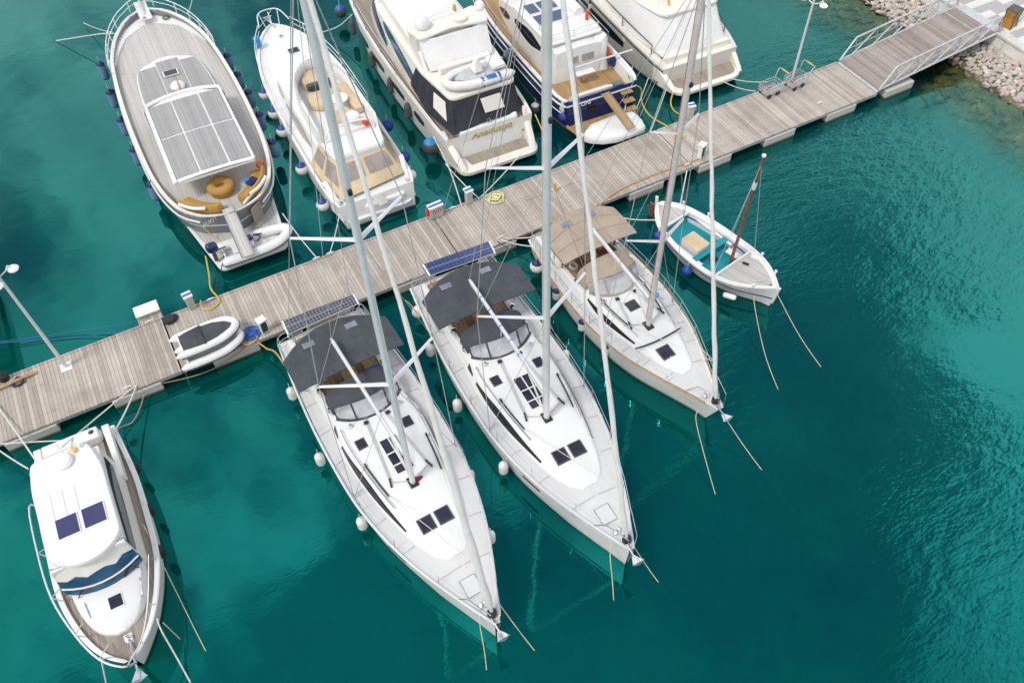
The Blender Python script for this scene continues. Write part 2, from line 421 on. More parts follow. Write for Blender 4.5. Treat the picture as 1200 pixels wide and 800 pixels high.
ad = mth(nt, 'ADD', ad, mth(nt, 'MULTIPLY', mth(nt, 'ABSOLUTE', sp.outputs[0]), .16))
cl = ramp(nt, ad, [(.40, (0, 0, 0)), (.66, (1, 1, 1))])
n2 = noise(nt, cb.outputs[0], 5.5, 5, .6)
cc = ramp(nt, n2, [(.3, (6.5, 6.8, 7.2)), (.7, (13., 12.9, 12.6))])
ccb = mixc(nt, mth(nt, 'ADD', bright, mth(nt, 'MULTIPLY', soft, .25), clamp=True), cc.outputs[0], (17.5, 17.5, 17.3))
LK(nt, mixc(nt, mth(nt, 'ADD', mth(nt, 'MULTIPLY', cl.outputs[0], .86), .10), sky.outputs[0], ccb), bg.inputs[0])
bg.inputs[1].default_value = .10
sl = bpy.data.lights.new('sun', 'SUN'); so = bpy.data.objects.new('sun', sl); C.objects.link(so)
sl.energy = 1.6; sl.angle = math.radians(13); sl.color = (1, .965, .91)
sd = Vector((math.sin(SUN_AZ)*math.cos(SUN_EL), math.cos(SUN_AZ)*math.cos(SUN_EL), math.sin(SUN_EL)))
so.rotation_euler = sd.to_track_quat('Z', 'Y').to_euler()
vs = scn.view_settings; vs.view_transform = 'Standard'; vs.look = 'None'; vs.gamma = 1; vs.use_curve_mapping = False; vs.exposure = 0.32
scn.cycles.use_denoising = True; scn.cycles.max_bounces = 8; scn.cycles.transparent_max_bounces = 12; scn.cycles.caustics_reflective = False; scn.cycles.caustics_refractive = False
# ------------------------------------------------------------------ water, seabed
wm, nt, b = newmat('sea_water')
o = objco(nt); s = N(nt, 'ShaderNodeSeparateXYZ'); LK(nt, o, s.inputs[0])
big = noise(nt, o, .055, 4, .55)
fx = mth(nt, 'ADD', s.outputs[0], mth(nt, 'MULTIPLY', mth(nt, 'SUBTRACT', big, .5), 16))
shal = mth(nt, 'ADD', mth(nt, 'DIVIDE', mth(nt, 'SUBTRACT', fx, 12), 24), 0, clamp=True)          # towards the shore: sandier, shallower
dn = mth(nt, 'ADD', noise(nt, o, .14, 4, .6), mth(nt, 'MULTIPLY', mth(nt, 'SUBTRACT', 9, s.outputs[0]), .014))
deep = ramp(nt, dn, [(.30, (.0, .034, .039)), (.50, (.0, .053, .050)), (.78, (.0, .076, .064))])
col = mixc(nt, shal, deep.outputs[0], (.003, .062, .058))
LK(nt, col, b.inputs['Base Color'])
b.inputs['Roughness'].default_value = .035; b.inputs['IOR'].default_value = 2.15
b.inputs['Specular Tint'].default_value = (.02, .95, .92, 1)
patch = noise(nt, o, .075, 3, .5)
rip = mth(nt, 'MULTIPLY', ramp(nt, patch, [(.40, (.10,)*3), (.62, (1,)*3)]).outputs[0], mth(nt, 'ADD', mth(nt, 'DIVIDE', mth(nt, 'MAXIMUM', mth(nt, 'SUBTRACT', s.outputs[0], 10), 0.0), 14), .05))
mpw = N(nt, 'ShaderNodeMapping'); mpw.inputs['Rotation'].default_value = (0, 0, math.radians(28)); mpw.inputs['Scale'].default_value = (1.0, 2.3, 1); LK(nt, o, mpw.inputs[0])
w1 = noise(nt, mpw.outputs[0], 1.15, 3, .5); w2 = noise(nt, mpw.outputs[0], 4.2, 2, .5); w0 = noise(nt, o, .35, 2, .5)
hgt = mth(nt, 'ADD', mth(nt, 'MULTIPLY', w1, .55), mth(nt, 'MULTIPLY', w2, .20))
hgt = mth(nt, 'ADD', mth(nt, 'MULTIPLY', hgt, rip), mth(nt, 'ADD', mth(nt, 'MULTIPLY', w0, .22), mth(nt, 'MULTIPLY', w2, .008)))
bp = N(nt, 'ShaderNodeBump'); bp.inputs['Strength'].default_value = .55; bp.inputs['Distance'].default_value = .14
LK(nt, hgt, bp.inputs['Height']); LK(nt, bp.outputs[0], b.inputs['Normal'])
# clear water over the shallow bank: the rocks below show through, their light filtered green by the water
tr = N(nt, 'ShaderNodeBsdfTransparent')
dx = mth(nt, 'ADD', s.outputs[0], mth(nt, 'MULTIPLY', mth(nt, 'SUBTRACT', noise(nt, o, .45, 4, .6), .5), 3.2))
clr = ramp(nt, mth(nt, 'DIVIDE', mth(nt, 'SUBTRACT', dx, 33.4), 5.6, clamp=True), [(0, (.26,)*3), (.3, (.42,)*3), (.62, (.86,)*3), (1, (.97,)*3)])
LK(nt, ramp(nt, clr.outputs[0], [(.30, (.10, .80, .68)), (.9, (.84, .90, .70))]).outputs[0], tr.inputs[0])
gl = N(nt, 'ShaderNodeBsdfGlossy'); gl.inputs['Roughness'].default_value = .04; gl.inputs[0].default_value = (.35, .95, .97, 1); LK(nt, bp.outputs[0], gl.inputs['Normal'])
fr = N(nt, 'ShaderNodeFresnel'); fr.inputs[0].default_value = 1.42; LK(nt, bp.outputs[0], fr.inputs['Normal'])
m1 = nt.nodes.new('ShaderNodeMixShader'); LK(nt, fr.outputs[0], m1.inputs[0]); LK(nt, tr.outputs[0], m1.inputs[1]); LK(nt, gl.outputs[0], m1.inputs[2])
m2 = nt.nodes.new('ShaderNodeMixShader'); LK(nt, clr.outputs[0], m2.inputs[0]); LK(nt, b.outputs[0], m2.inputs[1]); LK(nt, m1.outputs[0], m2.inputs[2])
LK(nt, m2.outputs[0], nt.nodes['Material Output'].inputs[0])
M['water'] = wm
t = MB().add([(-500, -300, 0), (41.2, -300, 0), (41.2, 900, 0), (-500, 900, 0)], [(0, 1, 2, 3)]).build('water', 'water', None, 0); t['kind'] = 'structure'
M['seabed'] = plain('seabed_sand', (.13, .125, .075), .9, var=.6, vs=.9)
M['bank_'] = plain('stone_bank', (.14, .115, .075), .9, var=.5, vs=2.5, bump=.6, bs=5)
rg = []
for k in range(60):
    y = -60+k*2.6
    rg.append([Vector((xx+random.uniform(-.2, .2), y, z_)) for xx, z_ in ((-500, -7), (20, -6.5), (30, -4.2), (35, -2.3), (38.2, -.55), (39.2, .0), (40.2, .42), (41.25, .62))])
t = MB().rings(rg, closed=False).build('seabed', 'seabed', None, 60); t['kind'] = 'structure'
# ------------------------------------------------------------------ quay
pm, nt, b = newmat('quay_slabs')
o = objco(nt); s = N(nt, 'ShaderNodeSeparateXYZ'); LK(nt, o, s.inputs[0])
qx = mth(nt, 'DIVIDE', s.outputs[0], .52); qy = mth(nt, 'DIVIDE', s.outputs[1], .52)
ix = mth(nt, 'FLOOR', qx); iy = mth(nt, 'FLOOR', qy)
k5 = mth(nt, 'FLOORED_MODULO', mth(nt, 'ADD', ix, mth(nt, 'MULTIPLY', iy, 2)), 5)
k5 = mth(nt, 'FLOORED_MODULO', mth(nt, 'ADD', mth(nt, 'FLOOR', mth(nt, 'DIVIDE', qx, 2)), mth(nt, 'MULTIPLY', iy, 2)), 5)
dark = mth(nt, 'LESS_THAN', k5, 2.5)
jt = mth(nt, 'MAXIMUM', mth(nt, 'LESS_THAN', mth(nt, 'FRACT', qx), .04), mth(nt, 'LESS_THAN', mth(nt, 'FRACT', qy), .04))
nz = noise(nt, o, 3, 5, .6)
ca = mixc(nt, dark, (.74, .72, .67), (.40, .40, .395))
ca = mixc(nt, mth(nt, 'MULTIPLY', nz, .35), ca, (.42, .41, .39))
LK(nt, mixc(nt, mth(nt, 'MULTIPLY', jt, .5), ca, (.25, .25, .24)), b.inputs['Base Color']); b.inputs['Roughness'].default_value = .8
M['slabs'] = pm
t = MB().add([(41.75, -80, 1.3), (120, -80, 1.3), (120, 160, 1.3), (41.75, 160, 1.3)], [(0, 1, 2, 3)]).build('quay_paving', 'slabs', None, 0); t['kind'] = 'structure'
M['wallc'] = plain('pale_concrete', (.60, .585, .54), .85, var=.1, vs=2.2, bump=.25, bs=25)
q = thing('quay_wall', 'pale concrete quay wall above the stone bank, with a white coping along the paving', 'quay wall', (41.3, 25, 0))
for k in range(-10, 14):
    y0 = k*2.4
    MB().frus([(-.35, y0+.008, -.4), (.45, y0+.008, -.4), (.45, y0+2.392, -.4), (-.35, y0+2.392, -.4)], [(.0, y0+.008, 1.17), (.45, y0+.008, 1.17), (.45, y0+2.392, 1.17), (.0, y0+2.392, 1.17)]).build('wall_panel', 'wallc', q, 0, .012)
    MB().box((.20, y0+1.2, 1.24), (.55, 2.39, .136)).build('coping', 'wallc', q, 0, .012)
# ------------------------------------------------------------------ stones
rm, nt, b = newmat('bank_stone')
oi = nt.nodes.new('ShaderNodeObjectInfo')
rc = ramp(nt, oi.outputs['Random'], [(0, (.46, .41, .37)), (.22, (.62, .56, .51)), (.45, (.72, .67, .61)), (.6, (.60, .46, .39)), (.78, (.64, .36, .25)), (.9, (.68, .48, .38)), (1, (.46, .44, .43))])
o = objco(nt); f = noise(nt, o, 5, 5, .65)
LK(nt, mixc(nt, ramp(nt, f, [(.35, (.4,)*3), (.6, (0,)*3)]).outputs[0], rc.outputs[0], (.36, .31, .27)), b.inputs['Base Color']); b.inputs['Roughness'].default_value = .85
bp = N(nt, 'ShaderNodeBump'); bp.inputs['Strength'].default_value = .5; bp.inputs['Distance'].default_value = .05; LK(nt, f, bp.inputs['Height']); LK(nt, bp.outputs[0], b.inputs['Normal'])
gp = nt.nodes.new('ShaderNodeNewGeometry'); sz = N(nt, 'ShaderNodeSeparateXYZ'); LK(nt, gp.outputs['Position'], sz.inputs[0])
wet = ramp(nt, mth(nt, 'ADD', sz.outputs[2], mth(nt, 'MULTIPLY', mth(nt, 'SUBTRACT', f, .5), .25)), [(.06, (1, 1, 1)), (.17, (0, 0, 0))])
old = b.inputs['Base Color'].links[0].from_socket
LK(nt, mixc(nt, mth(nt, 'MULTIPLY', wet.outputs[0], .85), old, (.085, .07, .03)), b.inputs['Base Color'])
LK(nt, ramp(nt, wet.outputs[0], [(0, (.85,)*3), (1, (.35,)*3)]).outputs[0], b.inputs['Roughness'])
M['stone'] = rm
um, nt, b = newmat('algae_stone')
o = objco(nt); f = noise(nt, o, 1.1, 5, .7)
LK(nt, ramp(nt, f, [(.25, (.045, .05, .02)), (.5, (.15, .135, .06)), (.75, (.36, .33, .2))]).outputs[0], b.inputs['Base Color']); b.inputs['Roughness'].default_value = .9
M['ustone'] = um
import bmesh
def rockdata(seed, sub=2):
    rr = random.Random(seed); bm = bmesh.new(); bmesh.ops.create_icosphere(bm, subdivisions=sub, radius=1)
    pl = [(Vector((rr.gauss(0, 1), rr.gauss(0, 1), rr.gauss(0, 1))).normalized(), rr.uniform(.45, .8)) for _ in range(9)]
    for v in bm.verts:
        for n_, d in pl:
            e = v.co.dot(n_)-d
            if e > 0: v.co -= n_*e*.92
        v.co *= rr.uniform(.97, 1.03)
    bm.verts.ensure_lookup_table()
    vs_ = [v.co.copy() for v in bm.verts]; fs_ = [tuple(x.index for x in f.verts) for f in bm.faces]; bm.free()
    return vs_, fs_
RK = [rockdata(k) for k in range(9)]
rdat = []
for vs_, fs_ in RK:
    me = bpy.data.meshes.new('bank_stone'); me.from_pydata([tuple(v) for v in vs_], [], fs_); me.materials.append(rm)
    for p in me.polygons: p.use_smooth = True
    me.set_sharp_from_angle(angle=math.radians(24)); rdat.append(me)
def bank(x): return itp([(30, -4.2), (35, -2.3), (38.2, -.55), (39.2, 0), (40.2, .42), (41.25, .62)], x)
rr = random.Random(11); cnt = 0; spots = []
for k in range(9000):
    if cnt >= 296: break
    x = 39.0+rr.random()**.9*2.0; y = 16.2+rr.random()*17.5
    if 23.3 < y < 25.9 and x > 39.5: continue
    r = rr.choice((.10, .12, .14, .16, .19, .23))
    if any((x-a)**2+(y-b_)**2 < (.72*(r+c_))**2 for a, b_, c_ in spots): continue
    spots.append((x, y, r)); cnt += 1
    ob = bpy.data.objects.new('bank_stone', rdat[k % 9]); C.objects.link(ob)
    ob.location = (x, y, bank(x)+r*.28); ob.scale = (r*rr.uniform(1., 1.45), r*rr.uniform(.85, 1.15), r*rr.uniform(.6, .95)); ob.rotation_euler = (rr.uniform(-.5, .5), rr.uniform(-.5, .5), rr.uniform(0, 6.28))
    tag(ob, 'rough grey, white or rusty stone of the bank between the quay wall and the water', 'stone', 'loose stones of the bank below the quay')
mb = MB()
for k in range(1700):
    x = 39.2+rr.random()*2.0; y = 16+rr.random()*18; r = rr.uniform(.07, .16)
    vs_, fs_ = rockdata(200+k % 12, 1) if k < 12 else RKS[k % 12]
    if k == 0: RKS = []
    if k < 12: RKS.append((vs_, fs_))
    a = rr.uniform(0, 6.28); ca_, sa = math.cos(a), math.sin(a)
    mb.add([(x+r*1.3*(v.x*ca_-v.y*sa), y+r*(v.x*sa+v.y*ca_), bank(x)+.03+r*.7*v.z) for v in vs_], fs_)
tag(mb.build('rubble', 'stone', None, 30), 'small pale rubble filling the gaps between the stones of the bank', 'rubble', kind='stuff')
mb = MB()
for k in range(2600):
    x = 39.25-rr.random()**1.5*7.0; y = 8+rr.random()*28; r = rr.choice((.14, .2, .26, .34, .42))
    vs_, fs_ = RKS[k % 12]; a = rr.uniform(0, 6.28); ca_, sa = math.cos(a), math.sin(a)
    zb = bank(x)
    mb.add([(x+r*1.3*(v.x*ca_-v.y*sa), y+r*(v.x*sa+v.y*ca_), min(zb+r*.25, -.04-r*.5)+r*.6*v.z) for v in vs_], fs_)
tag(mb.build('sunken_stones', 'ustone', None, 30), 'brown and green stones seen through the shallow water along the bank', 'stones', kind='stuff')
# ------------------------------------------------------------------ floating pier
PX0, PX1, PY0, PY1, PZ = -16.0, 33.1, 23.0, 26.05, .6
M['float'] = hullmat('float_concrete', (.62, .60, .56), (.22, .17, .09), (.07, .06, .03), .02, .11)
pr = thing('floating_pier', 'long floating pier with weathered plank deck on concrete floats', 'pier', (0, 0, 0))
cuts = [PX0, -2.2, 9.8, 21.8, PX1]
for a, b_ in zip(cuts[:-1], cuts[1:]):
    MB().box(((a+b_)/2, (PY0+PY1)/2, PZ-.03), (b_-a-.05, PY1-PY0, .06)).build('deck', 'pier', pr, 0, .01)
    for y in (PY0+.05, PY1-.05):
        MB().box(((a+b_)/2, y, PZ+.018), (b_-a-.05, .09, .03)).build('edge_board', 'pier', pr, 0, .008)
        MB().box(((a+b_)/2, y, PZ-.112), (b_-a-.03, .08, .10)).build('edge_beam', 'galv', pr, 0, .01)
for k in range(13):
    x = -12.65+k*3.868
    MB().box((x+.93, 24.52, .0), (1.86, 3.10, .94)).build('float', 'float', pr, 0, .03)
MB().box((-2.62, 26.48, PZ-.04), (.96, .86, .08)).build('platform', 'pier', pr, 0, .01)
MB().box((33.16, 24.52, PZ+.02), (.18, 2.9, .03)).build('joint_plate', 'galv', pr, 0, .006)
bx = thing('deck_locker', 'pale grey flat locker on the small platform sticking out of the pier', 'locker', (-2.62, 26.62, PZ))
MB().box((0, 0, .08), (.88, .5, .16)).build('body', 'concrete', bx, 0, .02); MB().box((0, 0, .185), (.96, .60, .05)).build('lid', 'alloyw', bx, 0, .02)
# ------------------------------------------------------------------ gangway
gw = thing('gangway', 'hinged gangway with wooden deck and galvanised truss railings between pier and quay', 'gangway', (0, 0, 0))
GX0, GX1, GZ0, GZ1, GY0, GY1 = 33.28, 41.1, .66, 1.36, 23.12, 26.08
def gz(x): return GZ0+(GZ1-GZ0)*(x-GX0)/(GX1-GX0)
MB().add([(GX0, GY0+.1, gz(GX0)-.05), (GX1, GY0+.1, gz(GX1)-.05), (GX1, GY1-.1, gz(GX1)-.05), (GX0, GY1-.1, gz(GX0)-.05), (GX0, GY0+.1, gz(GX0)), (GX1, GY0+.1, gz(GX1)), (GX1, GY1-.1, gz(GX1)), (GX0, GY1-.1, gz(GX0))],
         [(3, 2, 1, 0), (4, 5, 6, 7), (0, 1, 5, 4), (1, 2, 6, 5), (2, 3, 7, 6), (3, 0, 4, 7)]).build('deck', 'gang', gw, 0)
MB().add([(GX1-.0, GY0+.15, GZ1+.01), (GX1+.75, GY0+.15, 1.318), (GX1+.75, GY1-.15, 1.318), (GX1, GY1-.15, GZ1+.01), (GX1-.0, GY0+.15, GZ1-.02), (GX1+.75, GY0+.15, 1.31), (GX1+.75, GY1-.15, 1.31), (GX1, GY1-.15, GZ1-.02)],
         [(0, 1, 2, 3), (7, 6, 5, 4), (0, 4, 5, 1), (2, 6, 7, 3), (0, 3, 7, 4), (1, 5, 6, 2)]).build('flap_plate', 'galv', gw, 0)
for y in (GY0+.04, GY1-.04):
    rl = MB(); H_ = 1.02
    P_ = lambda x, h: (x, y, gz(x)+h)
    rl.tube([P_(GX0, -.02), P_(GX1, -.02)], .06, 6)
    rl.tube([P_(GX0+.05, 0), P_(GX0+.75, H_), P_(GX1-.1, H_), P_(GX1+.18, .1)], .05, 8)
    rl.tube([P_(GX0+.4, .5), P_(GX1-.1, .5)], .018, 6)
    npan = 5; st = (GX1-.2-GX0-.75)/npan
    for k in range(npan):
        xa = GX0+.75+k*st
        rl.tube([P_(xa+.1, 0), P_(xa+st-.02, H_)], .042, 6); rl.tube([P_(xa+.02, H_), P_(xa+.3, 0)], .020, 6)
    rl.build('railing', 'galv', gw, 40)
for y in (GY0+.5, GY1-.5):
    MB().tube([(33.6, y, .15), (34.6, y, .72)], .05, 6).build('strut', 'galv', gw, 40)
for (x, y, z, lb) in ((42.25, 23.42, 1.3, 'waisted litter bin of brown boards with dark lid beside the end of the gangway'), (42.35, 26.85, 1.3, 'brown litter bin at the top edge of the photo, behind the gangway end')):
    bn = thing('litter_bin', lb, 'bin', (x, y, z), math.radians(12))
    rgs = []
    for zq, s_ in ((.02, .62), (.5, .48), (.95, .58)):
        rgs.append([(a*s_/2, b_*s_/2, zq) for a, b_ in ((-1, -1), (1, -1), (1, 1), (-1, 1))])
    MB().rings(rgs).build('body', 'corten', bn, 0, .012)
    pst = MB()
    for a, b_ in ((-1, -1), (1, -1), (1, 1), (-1, 1)):
        pst.tube([(a*.315, b_*.315, 0), (a*.248, b_*.248, .5), (a*.30, b_*.30, .96)], .028, 6)
    pst.build('frame', 'dark', bn)
    MB().prism([(-.33, -.33), (.33, -.33), (.33, .33), (-.33, .33)], .955, 1.03, .06).build('lid', 'dark', bn, 0, .015)
# ------------------------------------------------------------------ lamp posts
def lamp(x, y, lean_top, label, arms):
    lp = thing('lamp_post', label, 'lamp post', (x, y, PZ))
    T = Vector(lean_top)
    MB().box((0, 0, .02), (.42, .42, .035)).build('base_plate', 'alloyw', lp, 0, .008)
    MB().tube([(0, 0, .03), T*.5, T], [.075, .06, .05], 10).build('pole', 'alloy', lp)
    for ang in arms:
        dx, dy = math.cos(ang), math.sin(ang)
        q_ = [T+Vector((dx*a_, dy*a_, h)) for a_, h in ((0, -.35), (.3, -.2), (.42, -.05), (.52, -.2))]
        MB().tube(cr(q_, 5), .025, 8).build('arm', 'alloyw', lp)
        MB().lathe([(.02, .05), (.12, .04), (.2, -.04), (.17, -.1), (.05, -.14)], T+Vector((dx*.52, dy*.52, -.2)), 14).build('lamp_head', 'gel', lp)
    MB().box(T+Vector((0, 0, .06)), (.22, .3, .16), .4).build('junction_box', 'alloyw', lp, 0, .02)
    return lp
lamp(-6.06, 25.37, (-.12, .15, 5.4), 'tall lamp post with two white shades on the left end of the pier', (0.15, -1.7))
l2 = lamp(29.82, 25.75, (-.05, 0, 4.75), 'tall lamp post standing beside the two luggage carts on the pier', (1.9, -1.2))
MB().ball((.12, -.05, 4.7), .09, 10).build('beacon', 'red', l2)
# dark post and plank at the left end
dp = thing('mooring_post', 'dark steel post tied to the far edge of the pier left of the lamp post', 'post', (-8.25, 25.95, .3))
MB().tube([(0, 0, -.4), (0, 0.05, 2.2)], .07, 8).build('pole', 'dark', dp); MB().lathe([(.05, 0), (.2, .02), (.2, .3), (.05, .32)], (0, 0, .25), 10).build('collar', 'black', dp)
pl = MB().tube([(-9.6, 25.42, .68), (-7.15, 25.62, .69)], .07, 8).build('timber_pole', 'wood'); tag(pl, 'bare timber pole lying on the left end of the pier', 'pole')
tag(MB().tube(cr([(-8.1, 25.5, .66), (-7.8, 25.3, .66), (-7.6, 25.5, .68), (-7.8, 25.7, .7), (-8.0, 25.35, .66), (-7.55, 25.4, .66)], 5), .035, 6).build('tied_rope', 'ropedk'), 'dark rope heaped over the timber pole on the pier', 'rope')
# ------------------------------------------------------------------ service pedestals
def pedestal(x, y, rz, wd, h, label, panel=None, lid='alloyw', stripe=True, red=False):
    p = thing('service_pedestal', label, 'pedestal', (x, y, PZ+.03), rz, 'service pedestals on the pier')
    MB().box((0, 0, h/2), (wd, .22, h)).build('body', 'concrete' if panel is None else 'alloyw', p, 0, .02)
    l = MB().box((0, 0, h+.04), (wd+.08, .34, .09)).build('lid', lid, p, 0, .02)
    if stripe: MB().box((0, -.02, h+.088), (wd+.06, .12, .012)).build('stripe', 'blue', l, 0, .003)
    if panel: MB().box((0, -.115, h*.52), (wd*.8, .03, h*.75)).build('panel', panel, p, 0, .008)
    if red:
        for a in (-.12, .14):
            e = MB().box((a, -.113, h*.62), (.13, .012, .15)).build('fire_label', 'red', p, 0); MB().box((a, -.121, h*.6), (.05, .01, .07)).build('symbol', 'gel', e, 0)
        MB().lathe([(.02, 0), (.07, .02), (.07, .36), (.02, .42)], (-wd/2-.09, .02, .2), 10).build('extinguisher', 'red', p)
    return p
pedestal(-.96, 25.93, .1, .30, .72, 'white pedestal with blue stripe opposite the inflatables on the pier')
pedestal(1.22, 23.30, .25, .30, .68, 'white pedestal with dark green panel beside the blue hose coil', 'green', stripe=False)
pedestal(9.95, 25.86, .05, .62, .62, 'wide pedestal with two red fire labels and a blue striped lid', red=True)
pedestal(11.62, 25.95, .05, .30, .70, 'narrow pedestal with blue striped lid beside the pale yellow hose coil')
pedestal(23.7, 26.0, -.2, .30, .72, 'white pedestal at the far pier edge behind the mast of the beige canopy sailboat')
pedestal(22.42, 23.36, .35, .28, .74, 'white pedestal with dark green panel at the end of the long orange hose', 'green', stripe=False)
def coil(name, x, y, r, mat, label, cat='hose', turns=4, thick=.035, z=PZ+.05, wob=.12):
    rr_ = random.Random(int(x*100)); pts = []
    for k in range(turns*12+1):
        a = k*2*PI/12; q_ = r*(1.05-.17*(k/12)*(turns > 3)+.12*math.sin(a*.5+k*.05))+rr_.uniform(-wob, wob)*r; x_, y_ = x+.10*r*math.sin(k*.21), y+.10*r*math.cos(k*.17)
        pts.append((x_+math.cos(a)*q_, y_+math.sin(a)*q_*.85, z+.018*(k/12)+rr_.uniform(0, .02)))
    return tag(MB().tube(cr(pts, 3), thick, 6).build(name, mat), label, cat)
coil('hose_coil', .72, 23.42, .34, 'blue', 'blue hose coiled on a pale base beside the inflatables', turns=5, thick=.034, wob=.08)
coil('hose_coil', 12.75, 25.55, .42, 'ropelime', 'pale yellow hose coiled loosely on the pier behind the blue solar panels', turns=6, thick=.024, wob=.16)
coil('rope_coil', .55, 23.2, .30, 'ropeor', 'orange rope heaped under the blue hose coil', 'rope', 2, .025)
coil('rope_coil', -1.85, 25.72, .2, 'ropedk', 'navy rope coil beside the gap in the pier planks', 'rope', 4, .05, wob=.05)
tag(MB().lathe([(.05, 0), (.24, .02), (.24, .16), (.05, .18)], (-1.95, 25.70, PZ+.02), 12).build('rope_tub', 'black'), 'black round tub at the far edge near the gap in the planks', 'tub')
tag(MB().tube([at(652, 224, PZ), at(652, 224, PZ)+Vector((-.1, 0, .55))], .055, 8).build('bollard', 'yellow'), 'short yellow bollard on the pier next to the tallest mast', 'bollard')
tag(MB().box((15.3, 24.9, PZ+.012), (2.7, .22, .03), -.02).build('loose_plank', 'pier', None, 0, .006), 'grey plank lying lengthwise on the pier beside the tallest mast', 'plank')
tag(MB().box(at(796, 160, PZ+.04), (.55, .34, .05), .3).build('loose_plank', 'yellow', None, 0, .01), 'yellow board lying at the far edge of the pier by a white pedestal', 'board')
cl_ = 0
for (u, v, lb) in ((175, 378, 'cleat on the far pier edge by the lamp post'), (247, 352, 'cleat on the far pier edge right of the yellow hose'), (371, 304, 'cleat on the far edge left of the big mast reflection'), (387, 298, 'cleat on the far edge below the cream canopy yacht'), (530, 245, 'cleat on the far edge between the two striped pedestals'), (587, 279, 'cleat on the near pier edge beside the blue solar panels'), (805, 194, 'cleat on the near pier edge behind the wooden boat'), (150, 455, 'cleat on the near pier edge where the white rope is tied'), (960, 122, 'cleat on the near edge toward the gangway')):
    p = at(u, v, PZ+.03); cn = MB(); cn.tube([p+Vector((-.16, 0, .09)), p+Vector((0, 0, .11)), p+Vector((.16, 0, .09))], [.02, .03, .02], 8)
    cn.tube([p+Vector((-.06, 0, 0)), p+Vector((-.05, 0, .1))], .022, 6); cn.tube([p+Vector((.06, 0, 0)), p+Vector((.05, 0, .1))], .022, 6)
    tag(cn.build('mooring_cleat', 'alloyw'), 'white mooring '+lb, 'cleat', 'mooring cleats along the pier')
# ------------------------------------------------------------------ luggage carts
def cart(u, v, rz, label):
    p = at(u, v, PZ+.02); c = thing('luggage_cart', label, 'cart', p, rz, 'luggage carts on the pier')
    mb = MB(); Lx, Ly = 1.0, .66
    for z in (.28, .46, .64):
        mb.tube([(-Lx/2, -Ly/2, z), (Lx/2, -Ly/2, z), (Lx/2, Ly/2, z), (-Lx/2, Ly/2, z)], .016, 5, True)
    for k in range(9):
        x = -Lx/2+Lx*k/8
        mb.tube([(x, -Ly/2, .64), (x, -Ly/2, .28), (x, Ly/2, .28), (x, Ly/2, .64)], .010, 5)
    for k in range(1, 5):
        y = -Ly/2+Ly*k/5
        mb.tube([(-Lx/2, y, .64), (-Lx/2, y, .28), (Lx/2, y, .28), (Lx/2, y, .64)], .010, 5)
    mb.build('basket', 'galv', c, 40)
    for yy in (-.2, 0, .2): MB().box((0, yy, .268), (Lx*.96, .07, .02)).build('tray_slat', 'galv', c, 0)
    h = MB().tube(cr([(Lx/2, -Ly/2, .3), (Lx/2+.12, -Ly/2, .9), (Lx/2+.3, -Ly/2, 1.0), (Lx/2+.3, Ly/2, 1.0), (Lx/2+.12, Ly/2, .9), (Lx/2, Ly/2, .3)], 3), .02, 6).build('handle', 'galv', c)
    MB().tube([(Lx/2+.3, -.2, 1.0), (Lx/2+.3, .2, 1.0)], .032, 8).build('grip', 'yellow', h)
    for sx, sy in ((-.28, -1), (-.28, 1), (.28, -1), (.28, 1)):
        MB().lathe([(.03, -.03), (.13, -.03), (.13, .03), (.03, .03)], (sx, sy*Ly/2.2, .13), 14, (0, 1, 0)).build('wheel', 'rubber', c)
    MB().box((-.1, .05, .31), (.2, .12, .06), .4).build('sign_plate', 'red', c, 0)
cart(901, 110, .05, 'wire luggage cart with yellow grip, left of the right lamp post foot')
cart(930, 101, .1, 'wire luggage cart with yellow grip, right of the right lamp post foot')
# ------------------------------------------------------------------ shared boat pieces
def proj(p):
    d = Vector(p)-Vector((0, 0, HCAM)); q = [sum(RW[i][j]*d[i] for i in range(3)) for j in range(3)]
    return 600+FPX*q[0]/q[2], 400+FPX*q[1]/q[2]
def letters(name, txt, size, loc, rot, mat, parent, shear=0., ext=.004):
    cu = bpy.data.curves.new(name, 'FONT'); cu.body = txt; cu.size = size; cu.shear = shear; cu.extrude = ext; cu.align_x = 'CENTER'; cu.align_y = 'CENTER'
    cu.materials.append(M[mat]); q = bpy.data.objects.new(name+'_curve', cu); C.objects.link(q); bpy.context.view_layer.update()
    me = bpy.data.meshes.new_from_object(q.evaluated_get(bpy.context.evaluated_depsgraph_get())); bpy.data.objects.remove(q); bpy.data.curves.remove(cu)
    me.name = name; o = bpy.data.objects.new(name, me); C.objects.link(o); o.parent = parent; o.location = loc; o.rotation_euler = rot
    return o
def linebetween(mb, a, b, r=.012, sag=0., n=5):
    a, b = Vector(a), Vector(b)
    if not sag: mb.tube([a, b], r, n)
    else:
        mb.tube([a.lerp(b, t/10)-Vector((0, 0, sag*4*(t/10)*(1-t/10))) for t in range(11)], r, n)
def arch(x, half, z0, h, n=12, pw=.55, xf=None):
    out = []
    for k in range(n+1):
        a = PI*k/n; y = -half*math.cos(a); z = z0+h*max(0, math.sin(a))**pw
        out.append(Vector((xf(y) if xf else x, y, z)))
    return out
def quad_on(mb, pts, th):
    """thin plate over an outline, th thick, sitting on the given points"""
    mb.frus([Vector(p) for p in pts], [Vector(p)+Vector((0, 0, th)) for p in pts])
def rail_tubes(pts, h, posts, r=.016, mid=True):
    mb = MB(); top = [Vector(p)+Vector((0, 0, h)) for p in pts]; mb.tube(top, r, 6)
    if mid: mb.tube([Vector(p)+Vector((0, 0, h*.52)) for p in pts], r*.7, 5)
    for k in posts: mb.tube([pts[k], top[k]], r, 6)
    return mb
